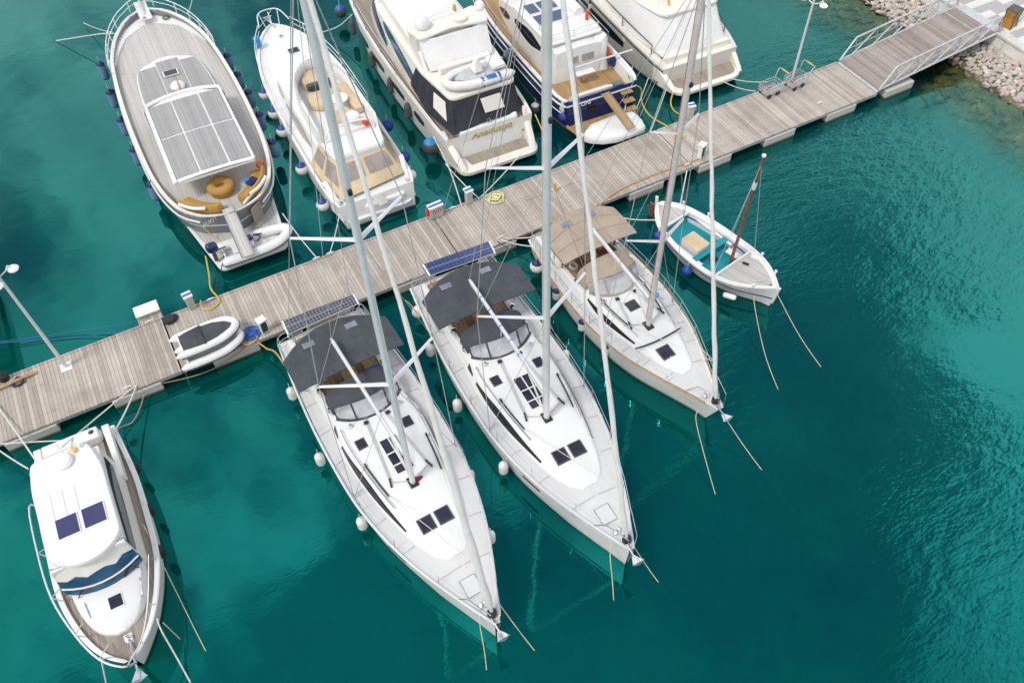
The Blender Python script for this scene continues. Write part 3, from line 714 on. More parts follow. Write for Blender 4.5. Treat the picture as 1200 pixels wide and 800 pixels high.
def anchor(root, x, y, z, s=1.):
    a = MB(); a.box((x, y, z), (.75*s, .06*s, .05*s), 0, .18)
    a.frus([(x+.28*s, -.06*s+y, z-.12*s), (x+.62*s, -.20*s+y, z-.02*s), (x+.62*s, .20*s+y, z-.02*s), (x+.28*s, .06*s+y, z-.12*s)],
           [(x+.26*s, -.05*s+y, z-.09*s), (x+.60*s, -.22*s+y, z+.02*s), (x+.60*s, .22*s+y, z+.02*s), (x+.26*s, .05*s+y, z-.09*s)])
    a.tube([(x+.60*s, y-.24*s, z+.02*s), (x+.66*s, y, z-.02*s), (x+.60*s, y+.24*s, z+.02*s)], .025*s, 6)
    return a.build('anchor', 'chrome', root)
def windlass(root, x, y, z, mat='black'):
    MB().lathe([(.06, 0), (.13, .01), (.12, .06), (.07, .09), (.07, .13), (.10, .16), (.02, .2)], (x, y, z), 14).build('windlass', 'chrome', root)
def hatch(root, x, y, z, lx, ly, name='hatch', frame='black', glass='hatchg', slope=0.):
    f = MB().box((x, y, z+.02), (lx, ly, .05), 0, slope).build(name, frame, root, 0, .012)
    MB().box((x, y, z+.05), (lx*.84, ly*.84, .012), 0, slope).build('pane', glass, f, 0, .006)
    return f
def inflatable(parent, L_=2.6, W=1.35, r=.2, mat='hypalon', floor='hypalon', strip='ropedk', z=0., zup=.14):
    pts = []; wy = W/2-r; rad = []
    half = [(-.28, wy, 0, r*.25), (-.1, wy, 0, r*.8), (.1, wy, 0, r), (L_*.35, wy+.02, 0, r), (L_*.62, wy*.98, .02, r), (L_*.8, wy*.78, .07, r*.97), (L_*.91, wy*.45, zup*.8, r*.94), (L_*.96, 0, zup, r*.92)]
    full = half+[(a, -b_, c_, d) for a, b_, c_, d in reversed(half[:-1])]
    P4 = cr([(a, b_, c_) for a, b_, c_, d in full], 4); R4 = [v[0] for v in cr([(d, 0, 0) for a, b_, c_, d in full], 4)]
    P4 = [p+Vector((0, 0, r+z)) for p in P4]
    tb = MB().tube(P4, R4, 12).build('tube', mat, parent, 50)
    if strip:
        S4 = []
        for k, p in enumerate(P4):
            t_ = P4[min(k+1, len(P4)-1)]-P4[max(k-1, 0)]; nrm = Vector((t_.y, -t_.x, 0))
            nrm.normalize()
            if nrm.dot(Vector((p.x-L_*.4, p.y, 0))) < 0 and 0 < k < len(P4)-1: nrm = -nrm
            S4.append(p+nrm*R4[k]*.97+Vector((0, 0, -.01)))
        MB().tube(S4[4:-4], .028, 5).build('rub_strake', strip, tb)
    MB().prism(rnd([(.02, -wy), (L_*.65, -wy*.98), (L_*.93, 0), (L_*.65, wy*.98), (.02, wy)], .1), z+.06, z+.11).build('floor', floor, parent)
    MB().box((.04, 0, z+.2), (.06, W-2*r, .36)).build('transom', 'gel', parent, 0, .01)
    return tb
def outboard(parent, x, y, z, s=1., mat='navy'):
    m_ = MB(); rgs = []
    for zq, lx, ly, ox in ((0, .30, .22, 0), (.08, .46, .30, 0), (.24, .48, .32, -.02), (.38, .40, .26, -.03), (.44, .22, .16, -.03)):
        rgs.append([Vector((x+(ox+a*lx/2)*s, y+b_*ly/2*s, z+zq*s)) for a, b_ in rnd([(-1, -1), (1, -1), (1, 1), (-1, 1)], .6, 3)])
    c_ = m_.rings(rgs).build('outboard_motor', mat, parent, 50)
    MB().box((x-.02*s, y, z-.25*s), (.16*s, .10*s, .55*s)).build('leg', 'dark', c_, 0, .01)
    MB().tube([(x+.1*s, y, z-.02), (x+.5*s, y-.05, z+.08)], .025*s, 6).build('tiller', 'black', c_)
    return c_
def solid_rail(root, fr_pts, h=.55, r=.02, name='guard_rail', mat='steel', every=3, mid=True):
    return rail_tubes(fr_pts, h, range(0, len(fr_pts), every), r, mid).build(name, mat, root)
def caprail(root, beam, sheer, xs, mat, w=.10, th=.05, name='cap_rail', dz=.01, inset=.03, rake=None):
    mb = MB()
    for sd_ in (1, -1):
        rg = []
        for x in xs:
            b = max(itp(beam, x)-inset, .02); z = itp(sheer, x)+dz
            rg.append([Vector((x, sd_*(b+w*.3), z-th)), Vector((x, sd_*(b+w*.3), z)), Vector((x, sd_*max(b-w*.7, 0), z)), Vector((x, sd_*max(b-w*.7, 0), z-th))])
        mb.rings(rg)
    return mb.build(name, mat, root, 30)
def lin(a, b, n): return [a+(b-a)*k/(n-1) for k in range(n)]
def sec(root, xs, bot, top, zb, zt, mat, name, crown=.05, bevel=.0, smooth=50):
    """closed body from cross sections: half widths bot(x)/top(x), heights zb(x)/zt(x)"""
    rg = []
    for x in xs:
        b, t, z0, z1 = bot(x), top(x), zb(x), zt(x)
        rg.append([Vector((x, -b, z0)), Vector((x, -(b*.35+t*.65), z0+(z1-z0)*.72)), Vector((x, -t, z1-.03)), Vector((x, -t*.88, z1)), Vector((x, -t*.45, z1+crown*.8)), Vector((x, 0, z1+crown)), Vector((x, t*.45, z1+crown*.8)), Vector((x, t*.88, z1)), Vector((x, t, z1-.03)), Vector((x, (b*.35+t*.65), z0+(z1-z0)*.72)), Vector((x, b, z0))])
    return MB().rings(rg).build(name, mat, root, smooth, bevel)
def sidestrip(root, x0, x1, bot, top, zb, zt, t0, t1, mat, name='side_window', n=10, off=.014, taper=.5, sides=(1, -1), cap=False):
    """window let into a sloping cabin side, tapering at both ends"""
    out = []
    for sd_ in sides:
        rg = []
        for k in range(n+1):
            q = k/n; x = x0+(x1-x0)*q; w = min(1, (min(q*3, (1-q)*2.2)*(1-taper)+taper))
            tm = (t0+t1)/2; pts = []
            for o_, tt in ((off, tm+(t0-tm)*w), (off, tm+(t1-tm)*w), (-.03, tm+(t1-tm)*w), (-.03, tm+(t0-tm)*w)):
                b, t, z0, z1 = bot(x), top(x), zb(x), zt(x)
                y = b+(t-b)*(tt*.9); z = z0+(z1-z0)*tt
                pts.append(Vector((x, sd_*(y+o_), z+o_*.5)))
            rg.append(pts)
        out.append(MB().rings(rg).build(name, mat, root, 30))
    return out
# ------------------------------------------------------------------ sailing yachts
def sailboat(fr, label, c):
    root = thing('sailing_yacht', label, 'sailing yacht', (fr.s.x, fr.s.y, 0), fr.rz, 'sailing yachts moored bow out')
    L_, beam, sheer, wl = c['L'], c['beam'], c['sheer'], c['wl']
    zd = lambda x: itp(sheer, x)-.02
    h_, d_ = hull(root, L_, beam, sheer, wl, c['hull'], c.get('rake', .25), .25, .9, .07, .05, 'deckw', x0=0)
    if c.get('rubwood'):
        xs = lin(.6, L_-.5, 40); caprail(root, [(a, b+.015) for a, b in beam], sheer, xs, 'wood', .05, .03, 'wooden_rail', .012, .0)
    else:
        xs = lin(.4, L_-.25, 40); caprail(root, beam, sheer, xs, 'alloy', .04, .02, 'toe_rail', .025, .045)
    cs = MB()
    for sd_ in (1, -1):
        cs.tube([Vector((x, sd_*(itp(wl, x)+(itp(beam, x)-itp(wl, x))*((itp(sheer, x)-.15)/itp(sheer, x))**1.0+.004), itp(sheer, x)-.15)) for x in lin(.5, L_-.4, 40)], .014, 5)
    cs.build('cove_stripe', 'ropegr' if not c.get('rubwood') else 'wood', root)
    # hull slots
    for sd_ in (1, -1):
        for (xa, xb, zq) in c.get('ports', ()):
            rg = []
            for k in range(7):
                x = xa+(xb-xa)*k/6; b = itp(beam, x); w = itp(wl, x); q = zq/itp(sheer, x); y = w+(b-w)*q**1.0
                rg.append([Vector((x, sd_*(y+.012), zq-.05)), Vector((x, sd_*(y+.02), zq+.05)), Vector((x, sd_*(y-.05), zq+.05)), Vector((x, sd_*(y-.05), zq-.05))])
            MB().rings(rg).build('hull_port', 'glass', root, 30)
    # coachroof
    cb_ = lambda x: itp(c['roof'], x); ct_ = lambda x: max(itp(c['roof'], x)-.24*min(1, itp(c['roofz'], x)/.3), .05)
    zb_ = lambda x: zd(x)-.03; zt_ = lambda x: zd(x)+.04+itp(c['roofz'], x)
    xr0, xr1 = c['roof'][0][0], c['roof'][-1][0]
    sec(root, lin(xr0, xr1, 26), cb_, ct_, zb_, zt_, 'gel', 'coachroof', .05)
    top = lambda x, y=0.: zt_(x)+.05*(1-min(1, abs(y)/max(ct_(x), .1))**2)
    for (xa, xb, t0, t1) in c['wins']: sidestrip(root, xa, xb, cb_, ct_, zb_, zt_, t0, t1, 'glass', 'side_window', 12, .012, .35)
    for (x, y, lx, ly) in c['hatches']:
        sl_ = -math.atan2(zt_(x+.3)-zt_(x-.3), .6)
        hatch(root, x, y, top(x, y)-.02, lx, ly, 'deck_hatch', 'dark', 'hatchg', sl_)
    if 'big' in c:
        xa, xb, y, w_ = c['big']; xm = (xa+xb)/2; sl_ = -math.atan2(zt_(xb)-zt_(xa), xb-xa)
        f = MB().box((xm, y, top(xm)+.0), (xb-xa, w_, .06), 0, sl_).build('skylight', 'gel', root, 0, .015)
        for a, b_ in ((.03, .40), (.44, .73), (.77, .97)):
            xc = xa+(xb-xa)*(a+b_)/2
            for o_, k_ in ((-.235, .44), (.26, .38)):
                MB().box((xc, y+o_*w_, top(xc)+.035), ((xb-xa)*(b_-a), w_*k_, .02), 0, sl_).build('pane', 'hatchg', f, 0, .006)
    # control lines led aft over the coachroof
    mx_ = c['mast'][0]; dl_ = MB()
    for sd_ in (1, -1):
        MB().box((mx_-.35, sd_*.72, top(mx_-.35, .72)+.03), (.36, .06, .06), sd_*.25).build('deck_organiser', 'black', root, 0, .01)
        for k in range(3): dl_.tube([(mx_-.05, sd_*.12, top(mx_)+.06), (mx_-.33, sd_*(.66+.04*k), top(mx_-.3, .7)+.05), (c['dod'][1]-.05, sd_*(.30+.05*k), top(c['dod'][1], .3)+.03)], .008, 5)
        MB().box((c['dod'][1]+.18, sd_*.42, top(c['dod'][1]+.2, .4)+.05), (.12, .16, .06), sd_*.2).build('rope_clutch', 'black', root, 0, .01)
        MB().lathe([(.06, 0), (.06, .05), (.045, .08), (.06, .14), (.02, .15)], (c['dod'][1]+.02, sd_*.95, top(c['dod'][1], .9)+.02), 10).build('winch', 'chrome', root)
    dl_.build('control_lines', 'ropegr', root)
    for sd_ in (1, -1):
        for xq in lin(3.2, L_-2.2, 7):
            ya = itp(c['roof'], xq)+.06 if xr0 < xq < xr1 else .05; yb = itp(beam, xq)-.12
            if yb > ya+.1: MB().tube([(xq, sd_*ya, zd(xq)+.012+.04*(1-ya/yb)), (xq+.05, sd_*yb, zd(xq)+.012-.02)], .010, 4).build('deck_seam', 'ropegr', root, 0)
    # grab rails, tracks
    for sd_ in (1, -1):
        tk = MB(); xa, xb = c['track']
        tk.tube([(x, sd_*(ct_(x)-.16), zt_(x)+.05) for x in lin(xa, xb, 6)], .028, 6); tk.box((xa, sd_*(ct_(xa)-.16), zt_(xa)+.07), (.1, .06, .1)); tk.build('genoa_track', 'black', root)
        hr = MB(); xa, xb = c['hand']
        pts = [(x, sd_*(ct_(x)-.04), zt_(x)+.10) for x in lin(xa, xb, 9)]
        hr.tube(pts, .018, 6)
        for k in range(0, 9, 2): hr.tube([pts[k], (pts[k][0], pts[k][1], pts[k][2]-.1)], .015, 5)
        hr.build('handrail', 'steel', root)
    # cockpit
    x1 = c['roof'][0][0]
    MB().box((x1/2+.1, 0, zd(1)+.05), (x1-.2, 2.0, .06)).build('cockpit_sole', 'teakcock', root, 0, .01)
    for sd_ in (1, -1):
        s_ = MB().box((x1/2+.2, sd_*.86, zd(1)+.20), (x1-.5, .55, .26)).build('cockpit_seat', 'teakcock', root, 0, .03)
        MB().frus([(.3, sd_*1.12, zd(.3)), (x1+.9, sd_*1.12, zd(x1)), (x1+.9, sd_*1.5, zd(x1)), (.3, sd_*1.5, zd(.3))], [(.35, sd_*1.16, zd(.3)+.42), (x1+.6, sd_*1.16, zd(x1)+.44), (x1+.6, sd_*1.38, zd(x1)+.44), (.35, sd_*1.38, zd(.3)+.42)]).build('coaming', 'gel', root, 0, .05, 3)
        for xw in (x1-.9, x1+.1):
            MB().lathe([(.10, 0), (.10, .06), (.075, .1), (.075, .15), (.09, .17), (.03, .19)], (xw, sd_*1.27, zd(xw)+.44), 14).build('winch', 'chrome', root)
    MB().box((x1-1.1, 0, zd(1)+.42), (1.0, .5, .34)).build('cockpit_table', 'wood', root, 0, .03)
    for sd_ in (1, -1):
        whl = MB(); cx_ = 1.35; whl.tube([(cx_, sd_*.62+.36*math.cos(a), zd(1)+.95+.36*math.sin(a)) for a in [2*PI*k/20 for k in range(20)]], .02, 6, True)
        for k in range(5): whl.tube([(cx_, sd_*.62, zd(1)+.95), (cx_, sd_*.62+.35*math.cos(k*1.2566), zd(1)+.95+.35*math.sin(k*1.2566))], .012, 5)
        whl.tube([(cx_, sd_*.62, zd(1)+.1), (cx_, sd_*.62, zd(1)+.95)], .07, 8); whl.build('steering_wheel', 'steel', root)
    cr_ = random.Random(int(L_*10)+len(label))
    for (x, y, r_, mt_) in ((1.9, .95, .16, 'ropebl'), (2.6, -.9, .18, 'ropew'), (x1+.15, -.55, .15, 'ropew'), (.7, .5, .2, 'ropeor')):
        pts = [(x+math.cos(a*.5)*r_*(1+cr_.uniform(-.15, .15)), y+math.sin(a*.5)*r_*.8, zd(x)+.37+.01*a*.5) for a in range(40)]
        MB().tube(cr(pts, 2), .018, 5).build('coiled_rope', mt_, root)
    MB().box((x1-.55, .86, zd(1)+.37), (.9, .5, .09), .03).build('seat_cushion', 'blue' if 'solar' in c else 'burg', root, 0, .04)
    MB().box((-.1, 0, .55), (.9, 2.2, .10)).build('bathing_platform', 'teakmid', root, 0, .04)
    # bimini
    bx0, bx1, bw, bz = c['bim']
    rg = []; rg2 = []
    for k in range(9):
        y = -bw+2*bw*k/8; xr = bx0+.75*(abs(y)/2)**2; rr_ = []
        for q in (0, .12, .5, .88, 1):
            x = xr+(bx1-xr)*q; sg = .02*math.sin(q*PI*2.0)
            z = bz-.13*(abs(y)/bw)**2.6-(.06 if q in (0, 1) else 0)-abs(sg)
            rr_.append(Vector((x, y, z)))
        rg.append(rr_)
    mb = MB(); mb.rings(rg, False); mb.rings([[p-Vector((0, 0, .035)) for p in r_] for r_ in rg], False)
    bim = mb.build('bimini', c['canvas'], root, 60)
    sm = MB()
    for q in (.34, .67):
        sm.tube([Vector((bx0+.75*(abs(y)/2)**2+(bx1-bx0-.75*(abs(y)/2)**2)*q, y, bz-.13*(abs(y)/bw)**2.6+.002-abs(.02*math.sin(q*PI*2))*.5)) for y in lin(-bw*.98, bw*.98, 13)], .012, 4)
    for yq in (-.33, .33):
        y = yq*bw; xr = bx0+.75*(abs(y)/2)**2; sm.tube([Vector((xr+(bx1-xr)*q, y, bz-.13*(abs(y)/bw)**2.6+.002-abs(.02*math.sin(q*PI*2)))) for q in lin(.03, .97, 9)], .010, 4)
    sm.build('seam', 'dark' if c['canvas'] == 'can_grey' else 'seambrown', bim, 0)
    for y in c['bimwin']:
        MB().box((bx0+.55+.1*abs(y), y, bz-.13*(abs(y)/bw)**2.6+.008), (.26, .44, .012), 0, 0).build('bimini_window', 'greyclear', bim, 0)
    fm = MB()
    for q in (.12, .5, .9):
        pts = []
        for k in range(13):
            y = -bw*.98+2*bw*.98*k/12; xr = bx0+.75*(abs(y)/2)**2
            pts.append((xr+(bx1-xr)*q, y*.97, bz-.12-.13*(abs(y)/bw)**2.6))
        pts = [((bx0+bx1)/2, -bw*.82, zd(2))]+pts+[((bx0+bx1)/2, bw*.82, zd(2))]
        fm.tube(pts, .016, 6)
    fm.build('bimini_frame', 'steel', root)
    # dodger
    dx0, dx1, dw, dz = c['dod']; zc = top(x1+.3)-.06; hh = dz-zc
    rgs = [arch(dx0, dw, zc, hh), arch(dx0+.45, dw*1.0, zc, hh*1.06), arch(dx0+.95, dw*.98, zc, hh*.93, xf=lambda y: dx0+1.02-.42*(y/dw)**2)]
    cn = MB().rings(rgs, False); cn.rings([[p-Vector((0, 0, .02)) for p in r_] for r_ in rgs], False)
    dg = cn.build('dodger_canopy', c['canvas'], root, 60)
    base = arch(0, dw*.97, zc+.02, .0, xf=lambda y: dx1-(dx1-dx0-.85)*(abs(y)/dw)**2.2)
    a_ = rgs[2]; n_ = len(a_)
    for i0, i1 in ((1, 4), (4, 8), (8, 11)):
        wv = [a_[i].lerp(base[i], .06) for i in range(i0, i1+1)]; wb = [a_[i].lerp(base[i], .92) for i in range(i0, i1+1)]
        MB().rings([wv, wb], False).build('window', 'clear', dg, 60)
    bd = MB(); bd.tube([p+Vector((0, 0, .02)) for p in base], .055, 6)
    for i in (1, 4, 8, 11): bd.tube([a_[i]+Vector((0, 0, .005)), base[i]+Vector((0, 0, .02))], .035, 5)
    bd.tube(a_, .03, 5); bd.build('border', c['canvas'], dg)
    # mast, spreaders
    mx, my = c['mast']; Bm = Vector((mx, my, top(mx)-.02)); Tm = fr.px(*c['masttop'])
    ext = (Tm-Bm); Tm = Bm+ext*((c['mastz']-Bm.z)/ext.z)
    def mast_at_v(v):
        lo, hi = 0., 1.
        for k in range(50):
            q = (lo+hi)/2
            if proj(fr.world(Bm.lerp(Tm, q)))[1] > v: lo = q
            else: hi = q
        return Bm.lerp(Tm, lo)
    mr = c['mastr']; ms = MB()
    rg = []
    for q in lin(0, 1, 12):
        p = Bm.lerp(Tm, q); rg.append([p+Vector((mr*1.25*math.cos(a), mr*math.sin(a), 0)) for a in [2*PI*k/14 for k in range(14)]])
    mast = ms.rings(rg).build('mast', c['spar'], root, 60)
    MB().box((mx, my, Bm.z+.03), (.42, .30, .08)).build('mast_foot', 'black', mast, 0, .02)
    Q_ = mast_at_v(c['spread'][-1][0]-60) if c['spread'][-1][0] > 80 else mast_at_v(c['spread'][0][0]-70)
    MB().box(Q_+Vector((mr*1.6, 0, 0)), (.08, .10, .15)).build('steaming_light', 'black', mast, 0, .02)
    hl = MB()
    for k, (dy, mt_) in enumerate(((-.6, 'x'), (.3, 'x'))): hl.tube([Bm.lerp(Tm, .03)+Vector((-mr*1.2, dy*mr*1.3, 0)), Tm+Vector((-mr*1.2, dy*mr, 0))], .012, 5)
    hl.build('halyards', c.get('halyard', 'ropew'), mast)
    ends = []
    for (v, (ul, vl), (ur, vr)) in c['spread']:
        J = mast_at_v(v); e = []
        for (u_, v_) in ((ul, vl), (ur, vr)):
            E_ = fr.px(u_, v_, J.z); e.append(E_)
            MB().rings([[J+Vector((dx*1.5, 0, dz_)) for dx, dz_ in ((-.06, 0), (0, .025), (.06, 0), (0, -.025))], [E_+Vector((dx, 0, dz_)) for dx, dz_ in ((-.05, 0), (0, .02), (.05, 0), (0, -.02))]]).build('spreader', c['spar'], mast, 0)
        ends.append(e)
    sh = MB()
    for k in (0, 1):
        e0 = ends[0][k]; sdn = 1 if e0.y > 0 else -1
        xcp = mx-.75; ch = Vector((xcp, sdn*(itp(beam, xcp)-.12), zd(xcp)))
        path = [ch]+[e[k] for e in ends]+[Tm-Vector((0, 0, .2))]
        for p, q in zip(path[:-1], path[1:]): sh.tube([p, q], .014, 5)
        sh.tube([ch, mast_at_v(c['spread'][0][0])], .010, 5); sh.tube([ends[0][k], mast_at_v(c['spread'][-1][0])], .008, 5)
        sh.tube([ch+Vector((0, 0, .0)), ch+(path[1]-ch)*.05], .025, 6)
        sh.tube([Vector((.15, sdn*1.35, zd(.2))), Tm], .009, 5)
    sh.build('shrouds', 'ropegr', root)
    # boom
    gz_ = c['boomz']; G = Bm.lerp(Tm, (gz_-Bm.z)/(Tm.z-Bm.z))-Vector((.2, 0, 0)); E_ = fr.px(*c['boomend'], gz_+.15)
    bm_ = MB(); rg = []
    for q in (0, .02, .5, .97, 1):
        p = G.lerp(E_, q); k_ = .6 if q in (0, 1) else 1
        rg.append([p+Vector((0, math.cos(a)*.070*k_, math.sin(a)*.11*k_)) for a in [2*PI*j/10 for j in range(10)]])
    bo = bm_.rings(rg).build('boom', 'alloy', root, 60)
    rl = MB(); rl.tube([E_, Tm], .007, 5); rl.tube([E_.lerp(G, .45)-Vector((0, 0, .1)), Vector((dx0+.9, 0, zc+.3))], .02, 5); rl.tube([G.lerp(E_, .25), Bm+Vector((-.1, 0, .1))], .035, 6)
    rl.build('running_rigging', 'ropew', root)
    for q in c.get('ties', ()):
        p = G.lerp(E_, q); MB().tube([p+Vector((0, math.cos(a)*.074, math.sin(a)*.114)) for a in [2*PI*j/12 for j in range(12)]], .016, 5, True).build('sail_tie', 'blue', bo)
    # forestay with furled headsail
    Fb = Vector((L_-.32, -.02, zd(L_-.4)+.12)); pts = []; rad = []
    for k in range(25):
        q = k/24; p = Fb.lerp(Tm, q*.985); w_ = (c['furl'][0]+(c['furl'][1]-c['furl'][0])*min(1, q*1.6)) if q > .02 else .04
        pts.append(p+Vector((.012*math.sin(k*2.3), .012*math.cos(k*1.7), 0))); rad.append(w_*(1+.09*math.sin(k*1.9)))
    gsl = MB().tube(pts, rad, 10).build('furled_headsail', 'sail', root, 70)
    MB().lathe([(.04, 0), (.15, .01), (.15, .03), (.07, .05), (.07, .14), (.15, .16), (.15, .18), (.04, .2)], Fb-Vector((0, 0, .05)), 14).build('furling_drum', 'black', gsl)
    sl2 = MB()
    for sd_ in (1, -1): sl2.tube([pts[3], (c['track'][1], sd_*(ct_(c['track'][1])-.16), zt_(c['track'][1])+.08)], .012, 5)
    sl2.build('sheet_lines', 'ropew', root)
    # foredeck
    for k, (x, y, lx, ly) in enumerate(c.get('locker', ())):
        MB().box((x, y, zd(x)+.028), (lx, ly, .03), .0, -.02).build('anchor_locker_lid', 'deckw', root, 0, .01)
        MB().tube([(x-lx/2, y-ly/2, zd(x)+.034), (x+lx/2, y-ly/2, zd(x)+.034), (x+lx/2, y+ly/2, zd(x)+.034), (x-lx/2, y+ly/2, zd(x)+.034)], .012, 4, True).build('lid_seam', 'dark', root)
    windlass(root, L_-.75, -.12, zd(L_-.7)+.02); anchor(root, L_-.05, -.1, zd(L_)+.07, .9)
    # guard rails
    for sd_ in (1, -1):
        xs = lin(2.6, L_-2.0, 6); pts = [Vector((x, sd_*(itp(beam, x)-.07), zd(x))) for x in xs]
        gl_ = MB(); 
        for p in pts: gl_.tube([p, p+Vector((0, 0, .62))], .014, 6)
        pa = [Vector((.5, sd_*(itp(beam, .5)-.07), zd(.5)))]+pts+[Vector((L_-.95, sd_*(itp(beam, L_-.95)-.05), zd(L_-.9)))]
        for hq in (.6, .32): gl_.tube([p+Vector((0, 0, hq)) for p in pa], .008, 5)
        gl_.build('lifeline', 'steel', root)
    pp = MB(); pts = [(L_-1.3, (itp(beam, L_-1.3)-.05), zd(L_-1)), (L_-.9, (itp(beam, L_-.9)-.03), zd(L_-.9)+.62), (L_-.1, .16, zd(L_)+.66), (L_-.02, .09, zd(L_)+.05)]
    pp.tube(pts, .018, 6); pp.tube([(a, -b_, z) for a, b_, z in pts], .018, 6); pp.build('pulpit', 'steel', root)
    ps = MB(); pts = cr([(1.2, itp(beam, 1.2)-.07, zd(1)+.6), (.2, itp(beam, .2)-.1, zd(0)+.6), (.12, .7, zd(0)+.6)], 4)
    for sg in (1, -1):
        q_ = [Vector((p.x, sg*p.y, p.z)) for p in pts]; ps.tube(q_, .018, 6); ps.tube([p-Vector((0, 0, .3)) for p in q_], .014, 5)
        for k in (0, 4, 8): ps.tube([q_[k], q_[k]-Vector((0, 0, .6))], .018, 6)
    ps.build('pushpit', 'steel', root)
    # stern solar panels
    if 'solar' in c:
        mt_, q4 = c['solar']; P4 = [fr.px(u_, v_, 2.2) for u_, v_ in q4]
        ar = MB()
        for sg in (0, 1, 2, 3): ar.tube([P4[sg]-Vector((0, 0, .05)), Vector((.25, P4[sg].y*.8, zd(0)))], .02, 6)
        ar.build('solar_arch', 'steel', root)
        for a, b_ in ((0, .492), (.508, 1)):
            pa = [P4[0].lerp(P4[1], a), P4[0].lerp(P4[1], b_), P4[3].lerp(P4[2], b_), P4[3].lerp(P4[2], a)]
            f = MB(); f.frus(pa, [p+Vector((0, 0, .04)) for p in pa]); f = f.build('solar_panel', 'alloyw', root, 0)
            cc_ = sum(pa, Vector())/4; pi_ = [p.lerp(cc_, .045)+Vector((0, 0, .042)) for p in pa]
            MB().frus(pi_, [p+Vector((0, 0, .006)) for p in pi_]).build('cells', mt_, f, 0)
    return root, beam, sheer
M['hull_white'] = hullmat('white_hull', (.80, .80, .78), (.60, .60, .58), (.26, .31, .30), .05, .10)
M['hull_brown'] = hullmat('white_hull_brown_line', (.79, .78, .75), (.16, .10, .07), (.24, .28, .26), .04, .11)
S46 = dict(L=13.75, beam=[(0, 1.75), (2.5, 1.99), (4.7, 2.10), (7.4, 2.06), (8.9, 1.86), (10.3, 1.52), (11.4, 1.14), (12.5, .68), (13.2, .36), (13.75, .10)],
 sheer=[(0, 1.16), (5, 1.18), (9, 1.26), (13.75, 1.42)], wl=[(0, 1.5), (3, 1.85), (6, 1.93), (9, 1.66), (11.4, .98), (12.5, .55), (13.2, .26), (13.75, .05)], rake=.12, hull='hull_white', ports=((9.5, 10.3, .85),),
 roof=[(4.1, 1.42), (5.7, 1.62), (7.5, 1.50), (9.0, 1.26), (10.0, 1.00), (10.8, .66), (11.15, .30)], roofz=[(4.1, .50), (6, .47), (8, .40), (9.5, .27), (10.6, .11), (11.15, .01)],
 wins=((5.62, 9.62, .22, .80), (4.55, 5.25, .35, .70)), hatches=((6.06, -.92, .42, .36), (6.06, .84, .42, .36), (9.82, -.36, .54, .52), (9.82, .27, .54, .52)), big=(6.30, 7.82, -.06, .66),
 track=(6.9, 8.35), hand=(5.2, 8.8), bim=(1.42, 3.70, 2.02, 2.92), bimwin=(-.95, .72), dod=(3.80, 5.22, 1.28, 2.42), mast=(8.28, -.07), mastz=20., mastr=.095, spar='alloy', boomz=3.1, furl=(.09, .058),
 locker=((12.3, -.1, .62, .52),), canvas='can_grey')
F1 = Frame((3.14, 22.05), (3.72, 8.35)); F2_ = Frame((8.76, 22.1), (8.60, 8.5))
c1 = dict(S46); c1.update(masttop=(357, -2, 18.95), spread=((450, (373.6, 453), (507, 395)), (281, (339.4, 279), (470.6, 229.7))), boomend=(388, 397), solar=('solark', [(330, 377), (337, 393), (421, 356), (415, 345)]), furl=(.14, .056))
s1, b1, sh1 = sailboat(F1, 'white sailing yacht with charcoal canopy and dark grey solar panels at its stern', c1)
c2 = dict(S46); c2.update(masttop=(641.5, -2, 17.5), spread=((372.5, (559, 370.5), (686, 319)), (197, (569, 197), (684, 157))), boomend=(550, 328), solar=('solarb', [(495, 311), (503, 324), (581, 297), (574, 283)]), ties=(.3, .42, .55, .7, .82), mastr=.10)
s2, b2, sh2 = sailboat(F2_, 'white sailing yacht with charcoal canopy and bright blue solar panels at its stern', c2)
S36 = dict(L=11.0, beam=[(0, 1.50), (1.5, 1.72), (3.5, 1.86), (5.2, 1.85), (7, 1.60), (8.3, 1.18), (9.4, .74), (10.2, .42), (11.0, .12)], sheer=[(0, 1.05), (5, 1.08), (11, 1.36)],
 wl=[(0, 1.3), (3, 1.66), (5, 1.70), (7.5, 1.30), (9.5, .55), (10.4, .2), (11, .03)], hull='hull_brown', ports=(), rubwood=True, rake=.55,
 roof=[(3.3, 1.25), (4.8, 1.36), (6.3, 1.18), (7.6, .86), (8.7, .46), (9.05, .2)], roofz=[(3.3, .46), (5, .42), (6.7, .32), (8, .17), (9.05, .01)],
 wins=((4.2, 7.0, .25, .70),), hatches=((5.57, -.08, .48, .48), (8.0, -.25, .56, .56)), track=(4.0, 6.3), hand=(4.2, 6.9), bim=(.85, 3.13, 1.72, 2.72), bimwin=(-.55, .55), dod=(3.28, 4.85, 1.2, 2.25),
 mast=(6.68, -.12), masttop=(823, -2, 14.9), mastz=15.8, mastr=.085, spar='alloyp', boomz=2.9, boomend=(692, 266), furl=(.09, .056), canvas='can_beige', halyard='ropepk',
 spread=((283, (733, 282), (801, 256)), (157, (761, 154.7), (819, 133))))
F3 = Frame((14.08, 22.3), (14.35, 11.3))
s3, b3, sh3 = sailboat(F3, 'smaller white sailing yacht with beige canopy and brown hull line', S36)
tb = MB(); tb.tube(cr([(7.30, -1.15, 1.45), (7.45, -.6, 1.56), (7.48, -.1, 1.58), (7.45, .4, 1.56), (7.36, .95, 1.46)], 4), .035, 6); tb.build('jib_traveller', 'black', s3)
MB().box((8.3, -.25, 1.5), (.03, .03, .03)).build('hatch_vent', 'gel', s3, 0)
MB().tube([(5.6, 1.05, 1.4), (5.6, 1.05, 1.62)], .1, 8).build('blue_winch_cover', 'cyan', s3)
